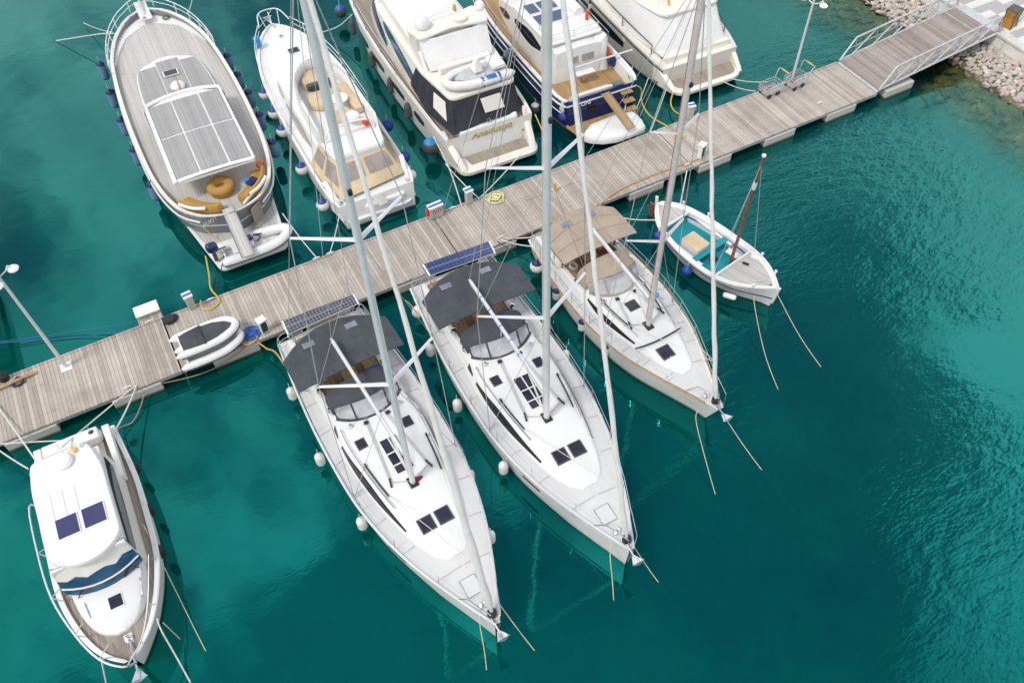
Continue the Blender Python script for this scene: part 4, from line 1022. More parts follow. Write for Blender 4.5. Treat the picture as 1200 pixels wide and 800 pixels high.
bgy = MB(); bgy.tube([(8.25, -.1, 1.72), (8.3, .05, 1.75), (8.25, .3, 1.66)], [.05, .10, .05], 8); bgy.build('folded_red_cloth', 'burg', s1)
for fr_, rt in ((F1, s1), (F2_, s2)):
    x = 11.6; bb = itp(S46['beam'], x); sl_ = math.atan2(itp(S46['beam'], 12.2)-itp(S46['beam'], 11.0), 1.2)
    letters('bow_lettering', 'BAVARIA', .17, (x, -bb+.035, 1.16), (math.radians(76), 0, -sl_), 'dark', rt)
# ------------------------------------------------------------------ motor boats
def tabf(tab): return lambda x: itp(tab, x)
# --- cruiser at the lower left
F6 = Frame((-6.32, 21.5), (-6.36, 12.6))
r6 = thing('motor_cruiser', 'white motor cruiser with two violet blue solar panels on its cabin roof', 'motor boat', (F6.s.x, F6.s.y, 0), F6.rz)
B6 = [(.1, 1.38), (.6, 1.46), (2.6, 1.66), (4, 1.66), (5.8, 1.60), (7.1, 1.31), (8.05, .92), (8.6, .52), (8.92, .14)]; SH6 = [(.1, 1.12), (5, 1.2), (8.9, 1.42)]
M['hull_m6'] = hullmat('white_cruiser_hull', (.80, .80, .79), (.05, .06, .09), (.10, .12, .13), .05, .12)
hull(r6, 8.92, B6, SH6, [(.1, 1.3), (4, 1.52), (6, 1.36), (7.6, .85), (8.6, .28), (8.92, .05)], 'hull_m6', .35, .0, .7, .15, .10, 'teakmid', x0=.1)
caprail(r6, B6, SH6, lin(.2, 8.85, 40), 'gel', .14, .05, 'gunwale', .02, .07)
trh = [(2.0, 1.05), (5.0, 1.17), (6.5, 1.08), (7.4, .80), (7.8, .46), (7.95, .15)]; trz = [(2, .55), (6, .52), (7.2, .40), (7.95, .12)]
zd6 = lambda x: itp(SH6, x)-.1
sec(r6, lin(5.0, 7.95, 18), tabf(trh), lambda x: itp(trh, x)*.93, lambda x: zd6(x)-.03, lambda x: zd6(x)+itp(trz, x), 'gel', 'foredeck_trunk', .06)
cw = lambda x: 1.16 if x < 5.6 else 1.16-.10*(x-5.6)
cabx = lin(2.15, 6.0, 12)
sec(r6, cabx, lambda x: 1.22, lambda x: 1.08, lambda x: zd6(x)-.03, lambda x: 2.95, 'gel', 'cabin', .02, smooth=30)
sidestrip(r6, 2.5, 5.9, lambda x: 1.22, lambda x: 1.08, zd6, lambda x: 2.95, .48, .90, 'glass', 'side_window', 10, .02, .8)
# raked windscreen
wt = [Vector((5.98-.10*(y/1.1)**2, y, 2.98)) for y in lin(-1.1, 1.1, 9)]; wb = [Vector((6.52-.42*(y/1.17)**2, y, zd6(6.3)+.50)) for y in lin(-1.17, 1.17, 9)]
ws = MB().rings([wt, [a.lerp(b, .5)+Vector((.05, 0, .03)) for a, b in zip(wt, wb)], wb], False); ws.rings([[p-Vector((.04, 0, .03)) for p in wt], [p-Vector((.04, 0, .03)) for p in wb]], False)
ws = ws.build('windscreen', 'glassb', r6, 60)
cu = MB().rings([[a.lerp(b, .02)+Vector((.01, 0, .035)) for a, b in zip(wt, wb)], [a.lerp(b, .44+.06*math.sin(k*2.4))+Vector((.055, 0, .055)) for k, (a, b) in enumerate(zip(wt, wb))]], False); cu.build('sunshade', 'can_cream', ws, 60)
MB().tube([a.lerp(b, .76)+Vector((.04, 0, .05)) for a, b in zip(wt, wb)], .032, 6).build('crossbar', 'gel', ws)
for yy in (-.85, .55):
    w_ = MB(); w_.tube([(6.42, yy, 1.72), (6.30, yy+.28, 1.98)], .02, 5); w_.tube([(6.16, yy+.05, 2.15), (6.40, yy+.5, 1.86)], .022, 5); w_.build('wiper', 'black', ws)
rp = rnd([(1.95, -1.0), (3.0, -1.12), (5.75, -1.06), (6.18, -.45), (6.25, .08), (6.15, .6), (5.72, 1.14), (3.0, 1.12), (1.95, .86)], [.25, .3, .25, .3, .2, .3, .25, .3, .25], 4)
rf = MB().frus([(x, y, 2.98) for x, y in rp], [(x+(.02 if x < 4 else -.03), y*.96, 3.13) for x, y in rp]).build('roof', 'gel', r6, 40, .03, 3)
for y in (-.62, -.25, .12): MB().box((3.9, y, 3.14), (1.0, .07, .035)).build('roof_rib', 'gel', rf, 0, .012)
for y0, y1 in ((-.62, .06), (.16, .86)):
    p_ = MB().box((4.80, (y0+y1)/2, 3.155), (.76, y1-y0, .03)).build('solar_panel', 'alloyw', r6, 0, .005); MB().box((4.80, (y0+y1)/2, 3.173), (.70, y1-y0-.06, .012)).build('cells', 'solarv', p_, 0)
MB().lathe([(.05, 0), (.27, .02), (.29, .10), (.24, .19), (.10, .24), (.01, .25)], (2.45, .05, 3.13), 18).build('radar_dome', 'gel', r6)
MB().tube([(2.2, .1, 3.1), (2.1, .1, 3.75)], .02, 6).build('antenna', 'gel', r6)
MB().box((2.15, .42, 3.2), (.22, .10, .12), .3).build('navigation_light', 'yellow', r6, 0, .02)
MB().ball((2.1, .62, 3.24), .07, 10).build('mushroom_antenna', 'gel', r6)
hatch(r6, 7.06, .13, zd6(7.0)+.46, .46, .46, 'deck_hatch', 'gel', 'hatchg', .10)
for y, a in ((-.72, .25), (.95, -.22)):
    hr = MB(); hr.tube(cr([(6.65, y, zd6(6.7)+.42), (6.68, y, zd6(6.7)+.50), (7.15, y*.93, zd6(7)+.44), (7.18, y*.93, zd6(7)+.34)], 3), .018, 6); hr.build('handrail', 'steel', r6)
windlass(r6, 8.22, .12, zd6(8.2), 'steel'); MB().box((8.2, .12, zd6(8.2)+.02), (.34, .26, .03)).build('windlass_base', 'gel', r6, 0, .01)
MB().tube([(8.3, .14, 1.4), (8.95, .18, 1.45)], .03, 6).build('anchor_chain', 'steel', r6); anchor(r6, 9.0, .16, 1.46, 1.0)
ry = MB(); ptsr = [F6.px(u_, v_, 1.95) for u_, v_ in ((34, 594), (44, 648), (60, 700), (88, 744), (116, 772), (143, 781))]
ry.tube(cr([ptsr[0]-Vector((.25, -.12, .7))]+ptsr[0:]+[Vector((9.1, .2, 1.5))], 4), .03, 7)
for p in ptsr[1:5]:
    b = Vector((p.x-.15, -(itp(B6, p.x-.15)-.12), itp(SH6, p.x))); ry.tube([p, b], .022, 6); ry.tube([p, b+Vector((-.45, .02, 0))], .018, 6)
ry.build('bow_rail', 'gel', r6)
ry = MB(); q_ = [Vector((p.x, -p.y*.93, p.z-.05)) for p in ptsr[2:]]; ry.tube(cr(q_+[Vector((9.1, .2, 1.5))], 4), .028, 7)
for p in q_[:-1]: ry.tube([p, Vector((p.x-.15, itp(B6, p.x-.15)-.12, itp(SH6, p.x)))], .02, 6)
ry.build('bow_rail', 'steel', r6)
MB().prism(rnd([(.25, -1.25), (2.3, -1.15), (2.3, -.95), (.25, -1.0)], .05), 1.1, 1.62).build('coaming', 'gel', r6, 0, .04)
MB().prism(rnd([(.25, 1.02), (2.6, 1.16), (2.6, 1.32), (.25, 1.28)], .05), 1.1, 1.52).build('coaming', 'gel', r6, 0, .04)
MB().box((1.15, -.05, 1.16), (1.7, 1.9, .05)).build('cockpit_sole', 'teakmid', r6, 0)
MB().box((.45, -.05, 1.38), (.5, 1.9, .42)).build('stern_bench', 'gel', r6, 0, .06, 3)
# --- big trawler, upper left
FT = Frame((2.05, 29.5), (2.5, 46.5))
rt = thing('trawler_yacht', 'broad trawler yacht with grey teak decks and roofs and tan cockpit sofas', 'motor yacht', (FT.s.x, FT.s.y, 0), FT.rz)
BT = [(-.2, .3), (-.1, .75), (.2, 1.35), (1.1, 2.08), (3.1, 2.58), (6, 2.76), (9.5, 2.76), (12.8, 2.52), (14.6, 2.08), (15.7, 1.55), (16.5, .95), (17.05, .1)]; SHT = [(-.2, 1.72), (8, 1.75), (17, 2.05)]; DKT = [(-.2, 1.25), (2.2, 1.30), (3.2, 1.52), (9, 1.55), (17, 1.75)]
M['hull_t'] = hullmat('grey_trawler_hull', (.20, .21, .23), (.6, .6, .6), (.04, .05, .08), .05, .14, .95, (.65, .65, .63))
hull(rt, 17.05, BT, SHT, [(-.2, .2), (.2, 1.15), (1.1, 1.85), (5, 2.55), (10, 2.55), (14, 1.8), (16, .8), (17.05, .03)], 'hull_t', .9, .25, .9, .16, .5, 'teakgrey', n=48, x0=-.2, decktab=DKT)
caprail(rt, BT, SHT, [-.2, -.17, -.1, 0, .1, .2, .4, .7]+lin(1.1, 16.9, 44), 'cream', .17, .07, 'cap_rail', .03, .05)
MB().tube([Vector((x, itp(BT, x)+.03, itp(SHT, x)-.35)) for x in lin(.2, 16.2, 40)], .05, 6).build('rubbing_strake', 'gel', rt); MB().tube([Vector((x, -itp(BT, x)-.03, itp(SHT, x)-.35)) for x in lin(.2, 16.2, 40)], .05, 6).build('rubbing_strake', 'gel', rt)
fb = MB(); pbt = rnd([(12.9, -2.35), (15.4, -1.75), (16.6, -.4), (16.6, .4), (15.4, 1.75), (12.9, 2.35), (13.4, 2.2), (15.1, 1.35), (15.85, .3), (15.85, -.3), (15.1, -1.35), (13.4, -2.2)], .15, 3)
fb.prism(pbt, 1.2, 1.78); fb.build('bow_seat', 'gel', rt, 40, .04)
th = [(8.0, 1.80), (10, 1.76), (11.6, 1.55), (12.05, 1.2), (12.35, .55)]
sec(rt, [8.0, 9, 10, 10.8, 11.4, 11.8, 12.1, 12.35], tabf(th), lambda x: itp(th, x)-.04, lambda x: 1.1, lambda x: 1.88-.02*(x-8), 'gel', 'forward_trunk', .05, smooth=35)
def roofpanel(root, quad_, z, name, crown, n=6):
    """teak laid on a cambered roof; quad_ = x0, x1, y0, y1 (y limits may be functions of x)"""
    x0, x1, ya, yb = quad_; rg = []
    for k in range(n+1):
        x = x0+(x1-x0)*k/n; a = ya(x) if callable(ya) else ya; b = yb(x) if callable(yb) else yb
        rg.append([Vector((x, a+(b-a)*j/4, z(x)+crown(x, a+(b-a)*j/4))) for j in range(5)])
    mb = MB(); mb.rings(rg, False); mb.rings([[p-Vector((0, 0, .03)) for p in r_] for r_ in rg], False)
    return mb.build(name, 'teakpanel', root, 40)
crF = lambda x, y: .065*(1-(abs(y)/1.8)**2)+.012
for ya, yb in ((lambda x: -itp(th, x)+.12, -.66), (-.60, .50), (.56, lambda x: itp(th, x)-.12)):
    roofpanel(rt, (8.1, 12.0 if ya == -.60 else 11.7, ya, yb), lambda x: 1.88-.02*(x-8), 'trunk_teak_panel', crF, 10)
mh = [(1.75, 1.70), (7.2, 1.78), (7.75, 1.72), (8.15, .9)]
sec(rt, [3.1, 4, 5, 7.2, 7.6, 7.9], lambda x: itp(mh, x)-.02, lambda x: itp(mh, x)-.1, lambda x: 1.1, lambda x: 2.40, 'gel', 'deckhouse', .03, smooth=30)
sidestrip(rt, 3.3, 7.5, lambda x: itp(mh, x)-.02, lambda x: itp(mh, x)-.1, lambda x: 1.1, lambda x: 2.4, .42, .86, 'glass', 'side_window', 10, .02, .8)
rp = rnd([(1.72, -1.78), (7.35, -1.86), (7.75, -1.2), (7.95, 0), (7.75, 1.2), (7.35, 1.86), (1.72, 1.72)], [.1, .2, .3, .3, .3, .2, .1], 3)
MB().frus([(x, y, 2.38) for x, y in rp], [(x, y, 2.50+.07*(1-(y/1.9)**2)) for x, y in rp], True, False).build('roof_edge', 'gel', rt, 40)
crM = lambda x, y: .07*(1-(abs(y)/1.9)**2)
rg = []
for x in lin(1.72, 7.9, 12):
    h_ = 1.8 if x < 7.35 else 1.8-(x-7.35)*2.4
    rg.append([Vector((x, h_*t_, 2.50+crM(x, h_*t_))) for t_ in lin(-1, 1, 9)])
rfm = MB().rings(rg, False).build('main_roof', 'gel', rt, 60)
for xa, xb in ((1.95, 4.82), (4.92, 7.42)):
    for ya, yb in ((-1.70, -.76), (-.68, .52), (.60, 1.62)):
        roofpanel(rt, (xa, xb, ya, yb), lambda x: 2.52, 'roof_teak_panel', crM, 4)
ab = MB(); ab.tube([Vector((7.55+.33*(1-(y/1.75)**2), y, 2.53+crM(7.6, y))) for y in lin(-1.75, 1.75, 11)], .10, 8); ab.build('front_coaming', 'gel', rt)
for y in (-1.74, 1.68): MB().box((4.6, y, 2.55), (5.8, .12, .10)).build('roof_rail', 'gel', rt, 0, .03)
MB().lathe([(.05, 0), (.34, .02), (.36, .14), (.28, .26), (.1, .32), (.01, .33)], (9.3, -.05, 1.92), 18).build('radar_dome', 'gel', rt)
am = MB(); am.tube([(8.5, -.08, 1.95), (8.55, -.1, 2.6)], .05, 8); am.tube([(8.1, -.1, 2.6), (9.0, -.1, 2.62)], .035, 6); am.build('light_mast', 'wood', rt)
MB().box((8.7, .2, 2.0), (.5, .2, .12), .3).build('horn_box', 'dark', rt, 0, .02)
hatch(rt, 14.7, .06, 1.42, .46, .62, 'deck_hatch', 'gel', 'glass'); hatch(rt, 10.65, .0, 1.94, .50, .74, 'deck_hatch', 'gel', 'glass')
MB().box((16.75, 0, 2.08), (1.9, .62, .10)).build('bowsprit', 'gel', rt, 0, .04); MB().tube([(16.2, 0, 2.15), (18.4, 0, 2.6)], .06, 8).build('bow_anchor_shank', 'steel', rt); anchor(rt, 17.7, 0, 2.25, 1.2)
windlass(rt, 15.9, .1, 2.02, 'steel'); MB().tube([(15.9, -1.0+.16*math.cos(a), 1.86+.0*a) if False else (15.9+.16*math.sin(a), -.95+.16*math.cos(a), 1.86) for a in [2*PI*k/14 for k in range(14)]], .035, 6, True).build('chain_pipe', 'dark', rt)
for sd_ in (1, -1):
    pts = [Vector((x, sd_*(itp(BT, x)-.02+.12*(x-12)/4), itp(SHT, x))) for x in lin(12, 16.3, 10)]+[Vector((16.95, sd_*.62, 2.05)), Vector((17.15, sd_*.3, 2.05))]
    rail_tubes(pts, .55, range(0, 12, 2), .024).build('bow_rail', 'gel', rt)
# cockpit
def sofa(root, pts, mat='tan'):
    mb = MB(); P_ = cr([Vector((a, b, 1.58)) for a, b in pts], 5); n_ = len(P_); rg = []
    for k, p in enumerate(P_):
        t_ = (P_[min(k+1, n_-1)]-P_[max(k-1, 0)]).normalized(); nr = Vector((t_.y, -t_.x, 0))
        e = .8 if k in (0, n_-1) else 1
        rg.append([p+nr*(.36*e*a)+Vector((0, 0, h)) for a, h in ((-1, -.26), (-1, .30*e), (-.85, .42*e), (-.55, .42*e), (-.42, .10), (.4, .10), (.95, .06), (1, -.02), (1, -.26))])
    return mb.rings(rg).build('sofa', mat, root, 55)
sofa(rt, [(1.55, 1.72), (1.00, 1.30), (.55, .75), (.42, .30)][::-1]); sofa(rt, [(2.0, -1.75), (1.35, -1.55), (.85, -1.15), (.52, -.62)])
MB().tube([(1.75+.36*math.cos(a), .0+.40*math.sin(a), 1.62) for a in [2*PI*k/24 for k in range(24)]], .225, 12, True).build('round_pouf', 'tan', rt)
MB().lathe([(.50, 0), (.56, .2), (.5, .3)], (1.75, .0, 1.28), 20).build('pouf_base', 'tan', rt)
for sd_ in (1, -1):
    MB().tube(cr([(1.0, sd_*1.90, 1.98), (.5, sd_*1.48, 2.0), (.22, sd_*.98, 2.0)], 4), .075, 8).build('white_bolster', 'gel', rt)
MB().box((1.3, -1.3, 1.72), (.35, .5, .14), .6).build('folded_towel', 'fnavy', rt, 0, .03); MB().box((1.45, -1.12, 1.78), (.3, .12, .1), .6).build('striped_towel', 'cyan', rt, 0, .02)
MB().tube([(2.0+.0, -1.95+.17*math.cos(a), 1.9+.17*math.sin(a)) for a in [2*PI*k/16 for k in range(16)]], .055, 8, True).build('lifebuoy', 'orange', rt)
MB().prism(rnd([(.02, -.55), (1.1, -1.78), (1.0, -1.85), (-.05, -.6)], .02), 1.75, 1.85).build('stern_locker', 'gel', rt, 0, .02)
MB().box((-.02, -1.0, 1.10), (.06, .62, .85), .75).build('transom_door', 'teakmid', rt, 0, .01)
pf = rnd([(1.45, -2.0), (-1.75, -1.68), (-1.95, -1.5), (-2.0, 1.2), (-1.8, 1.38), (1.45, 2.0)], .12, 3)
MB().prism(pf, .30, .44).build('bathing_platform', 'gel', rt, 0, .03); MB().prism([(1.2, -1.85), (-1.72, -1.5), (-1.78, 1.2), (1.2, 1.85)], .44, .455).build('platform_teak', 'teakgrey', rt, 0)
letters('stern_lettering', 'ALIOTIS', .26, (-.09, .92, 1.52), (math.radians(84), 0, math.radians(-70)), 'gel', rt)
g_ = MB(); a0, a1 = Vector((.1, .12, 1.72)), Vector((-2.35, .10, 1.05))
g_.box((a0+a1)/2, ((a1-a0).length, .50, .07), 0, math.atan2(-(a1.z-a0.z), a1.x-a0.x) if False else -math.atan2(a0.z-a1.z, a0.x-a1.x)); g_ = g_.build('gangplank', 'teakgrey', rt, 0, .01)
for y in (-.14, .38): MB().tube([a0+Vector((0, y-.12, .05)), a1+Vector((0, y-.12, .05))], .025, 6).build('side_rail', 'steel', g_)
dg = thing('ship_tender', 'white inflatable tender with dark blue outboard lying on the trawler stern platform', 'dinghy', FT.world((-1.42, 1.0, .46)), FT.rz-PI/2)
inflatable(dg, 3.0, 1.45, .23, zup=.2); outboard(dg, -.32, 0, .62, 1.05, 'navy')
MB().box((1.1, 0, .38), (.5, .5, .35)).build('console', 'gel', dg, 0, .05); MB().box((.6, .05, .36), (.4, .7, .14)).build('bench', 'hypalon', dg, 0, .04)
MB().box((1.25, .1, .6), (.22, .3, .14), .4).build('folded_tarp', 'navy', dg, 0, .04); MB().tube(cr([(1.5, -.2, .55), (1.7, .1, .5), (1.45, .3, .5), (1.8, .2, .5)], 4), .03, 6).build('rope_heap', 'ropedk', dg)
# --- flybridge cruiser with sand cushions
FF = Frame((8.0, 27.0), (8.1, 43))
rf_ = thing('flybridge_cruiser', 'white flybridge motor yacht with sand coloured cushions and cockpit canvas', 'motor yacht', (FF.s.x, FF.s.y, 0), FF.rz)
BF = [(.55, 1.60), (.8, 1.80), (1.5, 1.97), (4, 2.05), (9.3, 2.04), (11, 1.88), (12.4, 1.58), (13.5, 1.16), (14.3, .68), (14.85, .12)]; SHF = [(.5, 1.30), (6, 1.5), (14.8, 1.95)]
M['hull_f'] = hullmat('white_flybridge_hull', (.80, .80, .78), (.04, .05, .1), (.05, .06, .08), .05, .12)
hull(rf_, 14.85, BF, SHF, [(.5, 1.6), (4, 1.92), (9, 1.85), (12, 1.2), (14, .35), (14.85, .03)], 'hull_f', .9, -.25, .8, .10, .08, 'gel', x0=.75)
zdf = lambda x: itp(SHF, x)-.1
caprail(rf_, BF, SHF, lin(.9, 14.7, 40), 'gel', .13, .06, 'gunwale', .02, .05)
fw = [(3.0, 1.62), (8.5, 1.62), (10, 1.42), (11.3, .98), (12.0, .35)]; fz = [(3, .9), (8.3, .85), (9.6, .62), (11, .3), (12, .05)]
sec(rf_, lin(3.0, 12.0, 24), tabf(fw), lambda x: max(itp(fw, x)-.22, .05), zdf, lambda x: zdf(x)+itp(fz, x), 'gel', 'cabin', .06)
sidestrip(rf_, 4.6, 8.0, tabf(fw), lambda x: itp(fw, x)-.22, zdf, lambda x: zdf(x)+itp(fz, x), .2, .8, 'clear2', 'side_window', 12, .012, .2)
for sd_ in (1,): sidestrip(rf_, 8.3, 9.9, tabf(fw), lambda x: itp(fw, x)-.22, zdf, lambda x: zdf(x)+itp(fz, x), .45, .8, 'clear2', 'grab_recess', 8, .012, .4)
# flybridge deck and coaming
fo = rnd([(2.25, -1.22), (3.6, -1.48), (6.6, -1.45), (8.0, -1.18), (8.95, -.45), (8.95, .25), (8.0, 1.0), (6.6, 1.28), (3.6, 1.34), (2.25, 1.15)], [.3, .3, .4, .5, .5, .5, .5, .4, .3, .3], 4)
MB().frus([(x, y, 2.28) for x, y in fo], [(x, y, 2.58) for x, y in fo]).build('flybridge_deck', 'gel', rf_, 30, .05, 3)
ring = MB(); rg = []
cxm = sum(p[0] for p in fo)/len(fo)
for (x, y) in fo+[fo[0]]:
    if x < 3.5: hh = .10
    else: hh = .62
    o_ = Vector((x, y)); c_ = Vector((5.8, -.05)); d_ = (c_-o_).normalized()
    rg.append([Vector((o_.x, o_.y, 2.55)), Vector((o_.x+d_.x*.05, o_.y+d_.y*.05, 2.55+hh)), Vector((o_.x+d_.x*.16, o_.y+d_.y*.16, 2.57+hh)), Vector((o_.x+d_.x*.24, o_.y+d_.y*.24, 2.55+hh*.8)), Vector((o_.x+d_.x*.26, o_.y+d_.y*.26, 2.55))])
ring.rings(rg, True, False).build('flybridge_coaming', 'gel', rf_, 50)
wsc = MB(); rg = []
arcp = [Vector((x, y, 3.15)) for x, y in fo if x > 6.2]
wsc.rings([[p+Vector((-.15, 0, .0)) for p in arcp], [Vector((p.x-.33, p.y*.94, 3.42)) for p in arcp]], False); wsc = wsc.build('wind_deflector', 'clear', rf_, 60)
MB().tube([Vector((p.x-.33, p.y*.94, 3.42)) for p in arcp], .025, 6).build('rail', 'steel', wsc)
MB().prism(rnd([(7.9, -.75), (8.5, -.35), (8.5, .2), (7.9, .62), (7.35, .55), (7.35, -.7)], .2), 2.6, 2.98).build('sunpad', 'can_sand', rf_, 0, .08, 3)
MB().box((7.2, -.1, 2.95), (.25, 1.3, .3)).build('dashboard', 'dark', rf_, 0, .04)
MB().prism(rnd([(6.85, -.55), (6.9, .75), (5.95, .85), (5.6, .35), (6.2, -.4)], .25), 2.6, 2.92).build('sofa_cushion', 'can_sand', rf_, 0, .08, 3)
MB().prism(rnd([(6.95, -1.2), (6.95, -.75), (4.7, -.85), (4.7, -1.28)], .15), 2.6, 2.96).build('side_bench', 'can_sand', rf_, 0, .08, 3)
MB().prism(rnd([(5.1, .35), (4.45, .40), (4.2, -.2), (4.5, -.75), (5.2, -.6)], .2), 2.6, 2.90).build('sofa_cushion', 'can_sand', rf_, 0, .08, 3)
MB().lathe([(.06, 0), (.06, .52), (.40, .53), (.40, .57), (.01, .575)], (5.55, -.42, 2.58), 20).build('round_table', 'gel', rf_)
MB().lathe([(.05, 0), (.30, .02), (.32, .14), (.22, .24), (.01, .27)], (4.15, -.5, 2.95), 18).build('radar_dome', 'gel', rf_)
rb = MB(); rb.tube(cr([(3.5, 1.1, 2.65), (3.55, .9, 3.1), (3.6, 0, 3.2), (3.55, -1.0, 3.1), (3.5, -1.2, 2.65)], 4), .05, 8); rb.build('radar_arch', 'gel', rf_)
MB().box((3.75, -.95, 2.78), (.35, .25, .2), .3).build('life_jacket', 'red', rf_, 0, .05)
# cockpit canvas enclosure
ct = [Vector((x, y, 2.36)) for x, y in ((3.9, 1.36), (3.0, 1.30), (2.28, 1.10), (2.25, .0), (2.27, -1.15), (3.0, -1.4), (3.9, -1.48))]
cbm = [Vector((x, y, 1.45)) for x, y in ((3.9, 1.90), (2.6, 1.84), (.95, 1.50), (1.1, .0), (1.3, -1.55), (2.6, -1.86), (3.9, -1.92))]
cv = MB(); cv.rings([ct, [a.lerp(b, .5)+Vector((-.02, 0, .0)) for a, b in zip(ct, cbm)], cbm], False); cv.rings([[p+Vector((.03, 0, -.03)) for p in ct], [p+Vector((.03, 0, -.03)) for p in cbm]], False)
def win_between(a, b, c_, d, parent, mat='clear2', lift=(0, 0, .02), name='window'):
    q_ = [a, b, d, c_]; cc_ = sum(q_, Vector())/4
    nrm = (b-a).cross(c_-a).normalized()
    if nrm.z < 0: nrm = -nrm
    P_ = [p.lerp(cc_, .02)+nrm*lift[2] for p in q_]
    return MB().frus(P_, [p+nrm*.012 for p in P_]).build(name, mat, parent, 0)
cvo = cv.build('cockpit_canvas', 'can_sand', rf_, 60)
for i, f0, f1, s0, s1_ in ((0, .08, .66, .12, .92), (1, .08, .72, .1, .92), (2, .08, .62, .06, .94), (3, .08, .62, .06, .94), (4, .08, .72, .1, .92), (5, .08, .66, .1, .92)):
    a, b, c_, d = ct[i], ct[i+1], cbm[i], cbm[i+1]
    L0, R0 = a.lerp(b, s0), a.lerp(b, s1_); L1, R1 = c_.lerp(d, s0), c_.lerp(d, s1_)
    win_between(L0.lerp(L1, f0), R0.lerp(R1, f0), L0.lerp(L1, f1), R0.lerp(R1, f1), cvo)
MB().prism(rnd([(.45, -1.55), (1.9, -1.95), (1.9, 1.95), (.45, 1.55)], [.35, .05, .05, .35]), .34, .5).build('bathing_platform', 'gel', rf_, 0, .05, 3)
for sd_ in (1, -1):
    MB().frus([(.62, sd_*1.45, .5), (2.2, sd_*1.72, .5), (2.2, sd_*1.98, .5), (.62, sd_*1.78, .5)], [(.85, sd_*1.48, 1.1), (2.2, sd_*1.72, 1.75), (2.2, sd_*1.96, 1.75), (.85, sd_*1.72, 1.1)]).build('stern_quarter', 'gel', rf_, 0, .06, 3)
    MB().box((1.0, sd_*1.60, 1.2), (.22, .2, .18)).build('mooring_winch', 'steel', rf_, 0, .05)
MB().box((1.0, 1.05, .515), (.75, .8, .025)).build('platform_teak', 'teakmid', rf_, 0)
MB().prism(rnd([(.55, -1.3), (1.3, -1.35), (1.3, .6), (.55, .65)], .2), .5, 1.02).build('covered_jet_ski', 'can_white', rf_, 0, .12, 3)
MB().box((.95, .02, 1.16), (1.75, .42, .06), .10, .05).build('gangplank', 'teakgrey', rf_, 0, .01)
MB().box((1.5, -.55, 1.1), (.5, .4, .3)).build('fender_basket', 'gel', rf_, 0, .06); MB().tube([(1.2, -.9, 1.05), (1.35, -1.5, 1.05)], .13, 8).build('rolled_cover', 'fdark', rf_)
for sd_ in (1, -1):
    pts = [Vector((x, sd_*(itp(BF, x)-.04), itp(SHF, x))) for x in lin(6.5, 14.0, 10)]
    solid_rail(rf_, pts, .65, .02, 'bow_rail', 'gel', 2)
bq = MB(); bq.tube(cr([(14.0, .80, 2.45), (14.9, .55, 2.6), (15.15, 0, 2.6), (14.9, -.55, 2.6), (14.0, -.80, 2.45)], 4), .03, 7)
for y in (.5, 0, -.5): bq.tube([(14.95, y, 2.6), (14.5, y*.7, 1.95)], .022, 6)
bq.build('pulpit', 'gel', rf_)
hatch(rf_, 12.2, -.28, zdf(12.0)+.10, .36, .52, 'deck_hatch', 'dark', 'hatchg'); windlass(rf_, 13.6, -.1, zdf(13.6), 'steel'); anchor(rf_, 14.9, 0, 1.98, 1.)
tag(MB().lathe([(.05, 0), (.18, .03), (.19, .5), (.05, .62)], FF.world(FF.px(303, 55, 1.9)), 12).build('fender_bag', 'cyan'), 'bright blue bag hanging at the bow rail of the yacht with sand coloured cushions', 'bag')
# --- large white yacht with the black cockpit cover
FY = Frame((14.2, 27.0), (14.8, 44))
ry_ = thing('motor_yacht', 'large cream white motor yacht with black cockpit cover and a tender on its upper deck', 'motor yacht', (FY.s.x, FY.s.y, 0), FY.rz)
BY = [(1.9, 2.22), (3, 2.36), (5, 2.46), (10, 2.55), (14, 2.38), (16.5, 1.75), (18.2, .95), (19.4, .1)]; SHY = [(1.9, 1.72), (4, 1.82), (10, 1.9), (19.4, 2.5)]; DKY = [(1.9, 1.5), (10, 1.5), (19.4, 2.1)]
M['hull_y'] = hullmat('cream_yacht_hull', (.78, .76, .71), (.05, .06, .07), (.04, .05, .06), .05, .12)
hull(ry_, 19.4, BY, SHY, [(1.9, 2.1), (6, 2.36), (11, 2.40), (15, 1.85), (18, .6), (19.4, .03)], 'hull_y', 1.2, 0, .9, .12, .3, 'teakmid', x0=1.95, decktab=DKY)
caprail(ry_, BY, SHY, lin(2.0, 19.2, 50), 'cream', .16, .07, 'bulwark_cap', .03, .05)
for sd_ in (1, -1):
    for xa, xb in ((4.3, 5.3), (6.6, 8.2), (9.2, 10.6), (11.6, 12.8)):
        rg = []
        for k in range(7):
            x = xa+(xb-xa)*k/6; b = itp(BY, x); w = b-.12; h_ = .17*(1-abs(k-3)/3*.35); zc = 1.12; S_ = itp(SHY, x)
            yy = lambda z: w+(b-w)*(z/S_)
            rg.append([Vector((x, sd_*(yy(zc-h_)+.06), zc-h_)), Vector((x, sd_*(yy(zc+h_)+.06), zc+h_)), Vector((x, sd_*(yy(zc)-.1), zc+h_)), Vector((x, sd_*(yy(zc)-.1), zc-h_))])
        MB().rings(rg).build('hull_window', 'glass', ry_, 30)
hw = [(3.6, 2.08), (6, 2.02), (9, 2.0), (12, 1.82), (14, 1.35), (15.5, .5)]; hz = lambda x: 3.2 if x < 11.5 else 3.2-(x-11.5)*.27
sec(ry_, lin(5.6, 15.5, 24), tabf(hw), lambda x: max(itp(hw, x)-.25, .1), lambda x: 1.47+.02*max(0, x-10), hz, 'cream', 'superstructure', .05)
zbY = lambda x: 1.5
